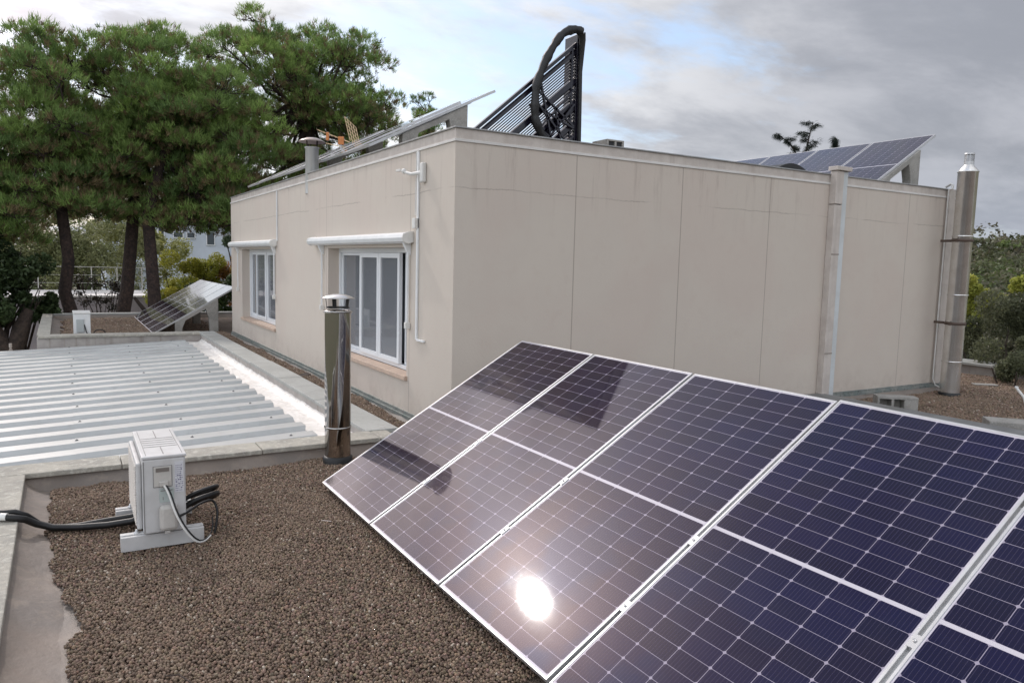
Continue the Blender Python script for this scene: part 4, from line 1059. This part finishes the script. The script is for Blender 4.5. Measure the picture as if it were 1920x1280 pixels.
def multi(*fs_):
    w_ = np.array([a for a, _ in fs_], dtype=float); w_ /= w_.sum()
    def f(r_): return fs_[r_.choice(len(fs_), p=w_)][1](r_)
    return f
Z0 = -3.4
pine('tall pine on the far left with a kinked dark trunk', [(-1.42, 18.9, Z0), (-1.33, 18.9, -.5), (-1.45, 18.9, -.1), (-1.62, 18.9, .6), (-1.50, 18.9, 1.5), (-1.62, 18.9, 2.8), (-1.75, 19.2, 4.6), (-1.6, 19.3, 6.2)],
     multi((5, ell((-1.65, 19.2, 5.45), (2.1, 2.3, 2.35))), (2, ell((-3.2, 19.4, 4.2), (1.4, 1.8, 1.7))), (1.6, ell((-3.3, 19.2, 2.6), (1.3, 1.4, .9))), (2, ell((-1.6, 19.0, 3.2), (2.1, 1.8, .8)))), 135, 101, .21)
pine('pine with a thick leaning trunk left of the paired trunks', [(-.35, 19.6, Z0), (-.25, 19.6, -.6), (-.02, 19.6, .6), (.2, 19.6, 2.8), (.5, 19.8, 4.6), (.9, 20, 6.0)],
     multi((5, ell((1.0, 20.2, 6.15), (2.2, 2.3, 2.3))), (2, ell((-.2, 19.8, 4.6), (1.8, 1.6, 1.4))), (2, ell((.9, 20.1, 3.2), (2.0, 1.5, .8)))), 118, 102, .23)
pine('pine whose straight trunk stands right of the leaning one', [(.66, 18.6, Z0), (.62, 18.6, .5), (.50, 18.6, 2.8), (.9, 18.9, 4.4), (1.5, 19.2, 5.8)],
     multi((5, ell((2.25, 19.0, 5.2), (1.9, 2.0, 2.1))), (2, ell((1.9, 18.8, 3.0), (1.7, 1.4, .7))), (2, ell((3.2, 19.2, 3.2), (1.2, 1.4, 1.2)))), 105, 103, .20)
pine('broad umbrella pine fanning up behind the left end of the house', [(6.1, 21.5, Z0), (6.1, 21.5, 2.5), (6.05, 21.4, 4.6), (5.9, 21.2, 6.2), (5.8, 21.2, 7.6)],
     multi((6, ell((5.6, 21.4, 7.35), (3.4, 2.7, 2.6), -.5)), (2.2, ell((4.1, 21.6, 5.2), (1.7, 1.6, 1.7))), (1.6, ell((7.7, 20.6, 6.3), (1.2, 1.2, 1.3))), (1.6, ell((6.2, 21.4, 4.8), (1.6, 1.4, .8)))), 135, 104, .24, limb_n=60)
pine('small dark pine tip poking up behind the edge-on panels', [(14.6, 31, Z0), (14.7, 31, 6.5), (14.75, 31, 9.2)],
     multi((1, ell((14.75, 31, 8.3), (.85, .8, 1.9)))), 30, 105, .16, lobe=(.3, .55), group='lone trees behind the roof', limb_n=12)

def cedar(label, base, tip, bend, seed, nb=18, sp=1.1):
    """sparse conifer top: bare leader with drooping side sprays"""
    r_ = np.random.default_rng(seed); o = thing('cedar_tree', label, 'tree', (base[0], base[1], Z0), 'sparse cedar tops behind the upper roof')
    b0, tp = Vector(base), Vector(tip); V = []; F = []; Cc = []; nv = 0; b = MB()
    lead = [Vector((base[0], base[1], Z0)), b0]
    N_ = 8
    for i in range(1, N_+1):
        f = i/N_; lead.append(b0.lerp(tp, f)+Vector(bend)*math.sin(f*math.pi)*.5)
    b.tube(lead, [.22, .12]+[.09*(1-.8*i/N_) for i in range(1, N_+1)], 8); b.build('trunk', M_bark, o)
    b = MB()
    for i in range(nb):
        f = (i+.5)/nb; p = b0.lerp(tp, f)+Vector(bend)*math.sin(f*math.pi)*.5; a = r_.uniform(0, 6.28); L_ = sp*(1-.55*f)*r_.uniform(.5, 1.1)
        e_ = p+Vector((math.cos(a)*L_, math.sin(a)*L_, -.12*L_+.12)); b.tube([p, p.lerp(e_, .5)+Vector((0, 0, .08)), e_], [.03, .02, .008], 5)
        n = 20; tt = r_.random(n)[:, None]; c = np.array(p)+(np.array(e_)-np.array(p))*tt+r_.normal(size=(n, 3))*.05
        cl = np.array([.022, .032, .024])*r_.uniform(.7, 1.3, (n, 1))
        v, f_, cc = needles(c, norm(np.tile(np.array(e_-p), (n, 1))+np.array([0, 0, -.3])), 9, .22, .010, cl, r_)
        V.append(v); F.append(f_+nv); Cc.append(cc); nv += len(v)
    b.build('limbs', M_bark, o)
    npmesh('crown', np.concatenate(V), np.concatenate(F), M_needle, o, np.concatenate(Cc))
cedar('wind-bent cedar top arching left behind the right roof panels', (34.0, 23.0, 6.5), (32.55, 23.5, 9.1), (.9, 0, .9), 201, 14, .8)
cedar('taller upright cedar top behind the right roof panels', (33.3, 22.3, 6.5), (33.7, 22.2, 9.75), (-.3, 0, 0), 202, 18, 1.1)
cedar('short stubby cedar top nearest the jutting roof panel corner', (34.2, 21.3, 6.5), (34.5, 21.2, 8.8), (0, 0, 0), 203, 22, .4)

def shrub(name, label, base, lobes, n, size, cA, cB, seed, group=None, cat='shrub', stem=.06, mix=.5, flat=.3, shell=.55):
    """crown of leaf-sized faces in overlapping lobes, on branching stems"""
    r_ = np.random.default_rng(seed); o = thing(name, label, cat, base, group); V = []; F = []; Cc = []; nv = 0
    vol = np.array([l[1][0]*l[1][1]+l[1][1]*l[1][2] for l in lobes]); vol = vol/vol.sum()
    for (c, rad), q in zip(lobes, vol):
        m_ = int(n*q); c = np.array(c); rad = np.array(rad)
        k_ = max(5, int(rad.mean()*9)); sub = c+sphere_dirs(k_, r_)*rad*r_.uniform(.35, .95, (k_, 1)); sr = r_.uniform(.22, .45, k_)*rad.mean()
        w_ = r_.integers(0, k_, m_); d = sphere_dirs(m_, r_); p = sub[w_]+d*(sr[w_]*r_.uniform(shell, 1.05, m_))[:, None]
        tone = r_.random(k_)[w_][:, None]*.7+r_.random((m_, 1))*.3
        cl = np.array(cA)*(1-tone)+np.array(cB)*tone; cl *= r_.uniform(.7, 1.3, (m_, 1))
        v, f, cc = leaves(p, size, cl, r_, flat); V.append(v); F.append(f+nv); Cc.append(cc); nv += len(v)
    npmesh('crown', np.concatenate(V), np.concatenate(F), M_leaf, o, np.concatenate(Cc))
    b = MB(); bs = Vector(base)
    for (c, rad) in lobes:
        c = Vector(c)
        for k_ in range(4):
            e_ = c+Vector(sphere_dirs(1, r_)[0]*np.array(rad)*.7); b.tube([bs+Vector(r_.normal(size=3)*.08), bs.lerp(c, .6)+Vector(r_.normal(size=3)*.15), e_], [stem, stem*.6, stem*.15], 6)
    b.build('trunk', M_barkd, o)
    return o
# left: dark laurel with light showing through, forked trunks below it
shrub('laurel_tree', 'dark glossy laurel at the left edge with sky glinting through its leaves', (-3.4, 18.2, Z0), [((-3.7, 18.0, 1.35), (1.2, .9, 1.0)), ((-2.75, 17.8, .85), (.95, .8, .8)), ((-3.3, 17.9, .25), (1.3, .9, .7)), ((-2.35, 18.0, .35), (.6, .7, .55)), ((-3.9, 18.2, 2.3), (1.0, .8, .7)), ((-2.6, 18.0, 1.5), (.8, .7, .5)), ((-1.9, 18.6, .0), (.7, .6, .5))], 17000, .13, (.025, .042, .018), (.075, .11, .045), 301, cat='tree')
shrub('clipped_bush', 'low dark bush at the foot of the leftmost pine trunk', (-1.6, 19.8, Z0), [((-1.5, 19.8, -.45), (1.0, .5, .42)), ((-.9, 19.9, -.75), (.7, .5, .4))], 6000, .07, (.02, .034, .018), (.032, .05, .024), 302)
ft = thing('forked_trunk', 'thick dark forked trunk left of the far roof', 'tree trunk', (-2.9, 17.5, Z0))
MB().tube([(-2.95, 17.5, Z0), (-2.95, 17.5, -1.6), (-3.0, 17.5, -.9), (-3.25, 17.5, -.25), (-3.3, 17.5, .1)], [.33, .28, .26, .2, .15], 12).build('trunk', M_barkd, ft)
MB().tube([(-2.92, 17.5, -1.1), (-2.75, 17.5, -.7), (-2.6, 17.6, -.2), (-2.45, 17.7, .2)], [.22, .2, .18, .12], 12).build('limb', M_barkd, ft)
rp = thing('rope_tripod', 'pale ropes tied in a cone at the forked trunk below the roof edge', 'ropes', (-2.6, 14.6, Z0))
b = MB()
for i in range(7): a = 2*math.pi*i/7; b.tube([(-2.72, 14.6, -.42), (-2.72+.32*math.cos(a), 14.6+.32*math.sin(a), -1.4)], .007, 5)
b.tube([(-2.72, 14.6, -.45), (-2.72, 14.6, -.36)], .03, 8); b.build('ropes', M_rope, rp)
# olive scrub behind the terrace
shrub('olive_tree', 'grey-green olive tree between the leftmost and the leaning pine trunks', (-.3, 33, Z0), [((-1.2, 33, 1.5), (1.9, 1.4, 1.6)), ((.6, 33, 1.9), (1.6, 1.3, 1.8)), ((-2.8, 33.5, 1.8), (1.7, 1.2, 1.6)), ((-3.9, 34, 3.3), (1.9, 1.2, 1.7)), ((-1.6, 34, 3.6), (1.3, 1.1, 1.1))], 36000, .12, (.20, .22, .10), (.36, .37, .19), 303, cat='tree')
shrub('olive_tree', 'taller yellow-tinged tree close left of the leaning pine trunk', (1.3, 36, Z0), [((1.0, 36, 2.6), (1.7, 1.4, 1.7)), ((2.6, 36, 2.0), (1.5, 1.2, 1.7))], 16000, .13, (.20, .22, .07), (.38, .37, .13), 304, cat='tree')
hedge = 'garden bushes between the pines and the house'
shrub('yellow_bush', 'yellow-green bush tinged orange below the white house', (3.0, 26.5, Z0), [((2.7, 26.3, .9), (1.2, .9, 1.0)), ((1.9, 26.5, .3), (.8, .8, 1.0)), ((3.5, 26.6, 1.15), (1.1, .8, .85)), ((3.0, 26.2, .2), (1.4, .8, .9))], 30000, .085, (.20, .23, .03), (.42, .38, .06), 305, hedge)
shrub('rust_bush', 'rust-orange topped bush just left of the house edge', (4.6, 26.8, Z0), [((4.3, 26.8, 1.15), (1.0, .8, .85)), ((5.2, 27, 1.2), (.9, .8, .9)), ((4.6, 26.8, .4), (1.0, .8, .7))], 15000, .08, (.24, .15, .04), (.46, .20, .07), 306, hedge)
shrub('dark_bush', 'dark green bush low behind the far-roof panels', (3.2, 23.5, Z0), [((2.7, 23.2, .05), (1.2, .8, .75)), ((3.9, 23.2, .35), (1.1, .8, .85)), ((1.6, 23.6, -.4), (.8, .7, .6))], 22000, .08, (.03, .052, .02), (.085, .125, .04), 307, hedge)
shrub('conifer', 'hanging grey-green conifer branches in front of the white house', (4.9, 30, Z0), [((4.9, 29.5, 3.3), (1.1, .9, 1.1)), ((6.0, 29.5, 2.6), (1.3, .9, 1.6))], 20000, .10, (.06, .095, .06), (.15, .20, .12), 308, cat='tree')

# bare garden shrubs in front of the terrace wall
bs_ = thing('bare_shrub', 'thin bare-stemmed shrub with sparse tufts before the lilac terrace wall', 'shrub', (-.55, 20.8, Z0))
b = MB(); r_ = np.random.default_rng(9); tips = []
for i in range(16):
    e_ = Vector((-.62+r_.uniform(-.65, .65), 20.8+r_.uniform(-.3, .3), .55+r_.uniform(-.5, .35))); m_ = Vector((-.6, 20.8, -1.2)).lerp(e_, .55)+Vector((r_.uniform(-.1, .1), 0, 0)); b.tube([(-.55, 20.8, Z0), (-.58, 20.8, -1.2), m_, e_], [.03, .028, .016, .006], 6); tips.append(e_)
b.build('stems', M_barkd, bs_)
n = 1600; c = np.array([list(tips[i % len(tips)]) for i in range(n)])+r_.normal(size=(n, 3))*np.array([.10, .08, .06]); v, f, cc = leaves(c, .08, np.tile([.035, .03, .022], (n, 1))*r_.uniform(.6, 1.4, (n, 1)), r_); npmesh('leaves', v, f, M_leaf, bs_, cc)
ag = thing('leaning_tree', 'dark bare young tree slanting beside the leaning pine trunk', 'tree', (.3, 19.0, Z0))
MB().tube([(.95, 18.9, -1.2), (.72, 18.9, -.35), (.35, 19.0, .12), (.12, 19.0, .45)], [.09, .08, .06, .04], 8).build('branch', M_barkd, ag)

# terrace, railing
tr = thing('terrace', 'white sunlit terrace slab above a lilac-grey retaining wall', 'terrace', (-1, 30, Z0))
MB().box(-9, 2.1, 27.3, 27.5, Z0, .02).build('wall', M_lavw, tr)
MB().box(-9.05, 2.12, 27.24, 32.0, .022, .09).build('slab', M_pave, tr, .01)
M_rail2 = mat('railing_paint', (.50, .49, .46), .5)
rl = thing('railing', 'thin white metal railing along the far terrace', 'railing', (-1, 28.6, .2))
for x_ in np.arange(-3.4, 2.0, .92): MB().box(x_-.016, x_+.016, 29.41, 29.442, .091, 1.118).build('post', M_rail2, rl)
for z_, t_ in ((1.12, .022), (.80, .010), (.48, .010)): MB().box(-4.2, 2.0, 29.405, 29.445, z_, z_+t_).build('rail', M_rail2, rl)
# pale house far behind
hh = thing('house', 'pale blue-grey house seen through the pines above the yellow bush', 'house', (6, 56, Z0))
MB().box(1.0, 9.6, 54, 62, Z0, 4.15).build('wall', M_house, hh)
MB().box(.8, 9.8, 53.8, 62.2, 4.152, 4.32).build('roof', M_white, hh)
for (x_, z_, ww, hh_) in ((4.35, 2.55, .35, 1.2), (3.75, 2.5, .3, .8), (5.35, 2.95, .6, .35), (6.25, 2.95, .5, .35), (7.6, 2.5, .5, .9)):
    wv = MB().box(x_, x_+ww, 53.93, 53.995, z_, z_+hh_).build('window', M_dark, hh)
    fr = MB(); fr.box(x_-.05, x_, 53.9, 53.99, z_-.05, z_+hh_+.05); fr.box(x_+ww, x_+ww+.05, 53.9, 53.99, z_-.05, z_+hh_+.05); fr.box(x_, x_+ww, 53.9, 53.99, z_-.05, z_); fr.build('frame', M_white, wv)
b = MB()
for z_ in (2.35, 1.75): b.box(1.5, 3.2, 50.0, 50.06, z_, z_+.05)
for x_ in np.arange(1.5, 3.25, .35): b.box(x_-.02, x_+.02, 50.0, 50.05, 1.2, 2.35)
b.build('balcony_rail', M_white, hh)
MB().box(1.5, 3.2, 50.0, 54, 1.0, 1.18).build('balcony', M_house, hh)

# right: shrubs, yellow tree and wooded slope
shrub('oak_shrub', 'dark evergreen shrub overhanging the pebbles at the right edge', (13.9, 1.8, Z0), [((12.5, 1.15, .30), (.75, .7, .45)), ((13.5, 1.9, .60), (.95, .9, .8)), ((14.2, 1.3, 1.0), (1.1, .9, .85)), ((13.2, .9, .15), (.9, .8, .5)), ((11.8, .62, .12), (.7, .6, .32))], 32000, .055, (.055, .066, .036), (.16, .17, .095), 311)
shrub('oak_shrub', 'round grey-brown oak right behind the tall steel flue', (19.6, 5.6, Z0), [((19.0, 6.2, -.35), (1.3, 1.2, .95)), ((20.4, 5.2, -.1), (1.5, 1.3, 1.0)), ((21.4, 4.2, .0), (1.5, 1.3, 1.1)), ((20.0, 4.0, -.8), (1.5, 1.2, .9)), ((18.4, 7.0, -1.1), (1.3, 1.2, .9))], 36000, .08, (.060, .066, .042), (.17, .165, .11), 312)
shrub('yellow_tree', 'bright yellow-green tree on the slope at the right edge', (34, 12.3, Z0), [((33.4, 13.3, .7), (1.1, 1.0, 1.15)), ((34.3, 12.0, .35), (1.3, 1.0, 1.3)), ((34.7, 11.2, 1.0), (.8, .8, 1.3)), ((34.0, 12.6, -.7), (1.6, 1.1, 1.0)), ((35.2, 10.6, .1), (1.0, .9, 1.1))], 20000, .19, (.20, .23, .04), (.46, .45, .10), 313, cat='tree')
# wood on the slope: reads as one mass
r_ = np.random.default_rng(55); V = []; F = []; Cc = []; nv = 0
for i in range(620):
    a = R(r_.uniform(38, 82)); d = r_.uniform(34, 330)**1.0; d = 34+(d-34)*r_.random()**.35 if d > 34 else 34
    x, y = d*math.sin(a), d*math.cos(a)
    if abs(math.degrees(a)-69.8) < 3.2 and d < 50: continue
    gz = -3.6+(hillf(x, y) if d > 62 else 0); s = r_.uniform(1.6, 3.2)*(1+d/260); hgt = s*r_.uniform(.75, 1.15)
    gz += .2+.9*max(0, min(1, (d-60)/60))
    m_ = 520 if d < 90 else 260
    k_ = 9; sub = np.array([x, y, gz+hgt*.5])+sphere_dirs(k_, r_)*np.array([s, s, hgt])*.55; sr = r_.uniform(.3, .5, k_)*s
    w_ = r_.integers(0, k_, m_); dd = sphere_dirs(m_, r_); dd[:, 2] = np.abs(dd[:, 2])*.8+dd[:, 2]*.2; p = sub[w_]+dd*(sr[w_]*r_.uniform(.8, 1.03, m_))[:, None]
    kind = r_.random(); base_c = np.array([.095, .105, .052]) if kind < .45 else (np.array([.15, .14, .09]) if kind < .75 else np.array([.12, .155, .055]))
    tone = (.65+.7*r_.random(k_))[w_][:, None]; cl = base_c*tone*r_.uniform(.75, 1.25, (m_, 1))
    v, f, cc = leaves(p, .16+d*.0034, cl, r_, .5, .8); V.append(v); F.append(f+nv); Cc.append(cc); nv += len(v)
tag(npmesh('woodland', np.concatenate(V), np.concatenate(F), M_leaf, None, np.concatenate(Cc)), 'mixed oak and pine wood covering the slope beyond the right roof', 'woodland', kind='stuff')
# wood behind the garden on the left
V = []; F = []; Cc = []; nv = 0
for i in range(170):
    a = R(r_.uniform(-20, 26)); d = r_.uniform(66, 120); x, y = d*math.sin(a), d*math.cos(a); s = r_.uniform(2.5, 4.5); gz = -3.4+r_.uniform(1.5, 3)
    m_ = 420; k_ = 8; sub = np.array([x, y, gz+s*.4])+sphere_dirs(k_, r_)*s*.55; sr = r_.uniform(.3, .5, k_)*s; w_ = r_.integers(0, k_, m_); dd = sphere_dirs(m_, r_); p = sub[w_]+dd*(sr[w_])[:, None]
    cl = np.array([.09, .11, .05])*(.6+.8*r_.random(k_))[w_][:, None]*r_.uniform(.75, 1.25, (m_, 1)); v, f, cc = leaves(p, .5, cl, r_, .5, .8); V.append(v); F.append(f+nv); Cc.append(cc); nv += len(v)
tag(npmesh('woodland', np.concatenate(V), np.concatenate(F), M_leaf, None, np.concatenate(Cc)), 'dark tree belt far behind the pines and the pale house', 'woodland', kind='stuff')
for i, (a_, d_, z_) in enumerate(((72.0, 235, 8.2), (69.2, 215, 9.0))):
    x, y = d_*math.sin(R(a_)), d_*math.cos(R(a_))
    o = thing('house', ['tiny white house near the skyline of the wooded slope', 'tiny pale house half hidden left of the skyline house'][i], 'house', (x, y, z_)); MB().box(x-2, x+2, y-2.5, y+2.5, z_, z_+3.0).build('wall', M_pave, o); MB().prism([(x-2.3, y-2.8, z_+3.0), (x-2.3, y+2.8, z_+3.0), (x-2.3, y, z_+4.2)], (4.6, 0, 0)).build('roof', M_stone, o)
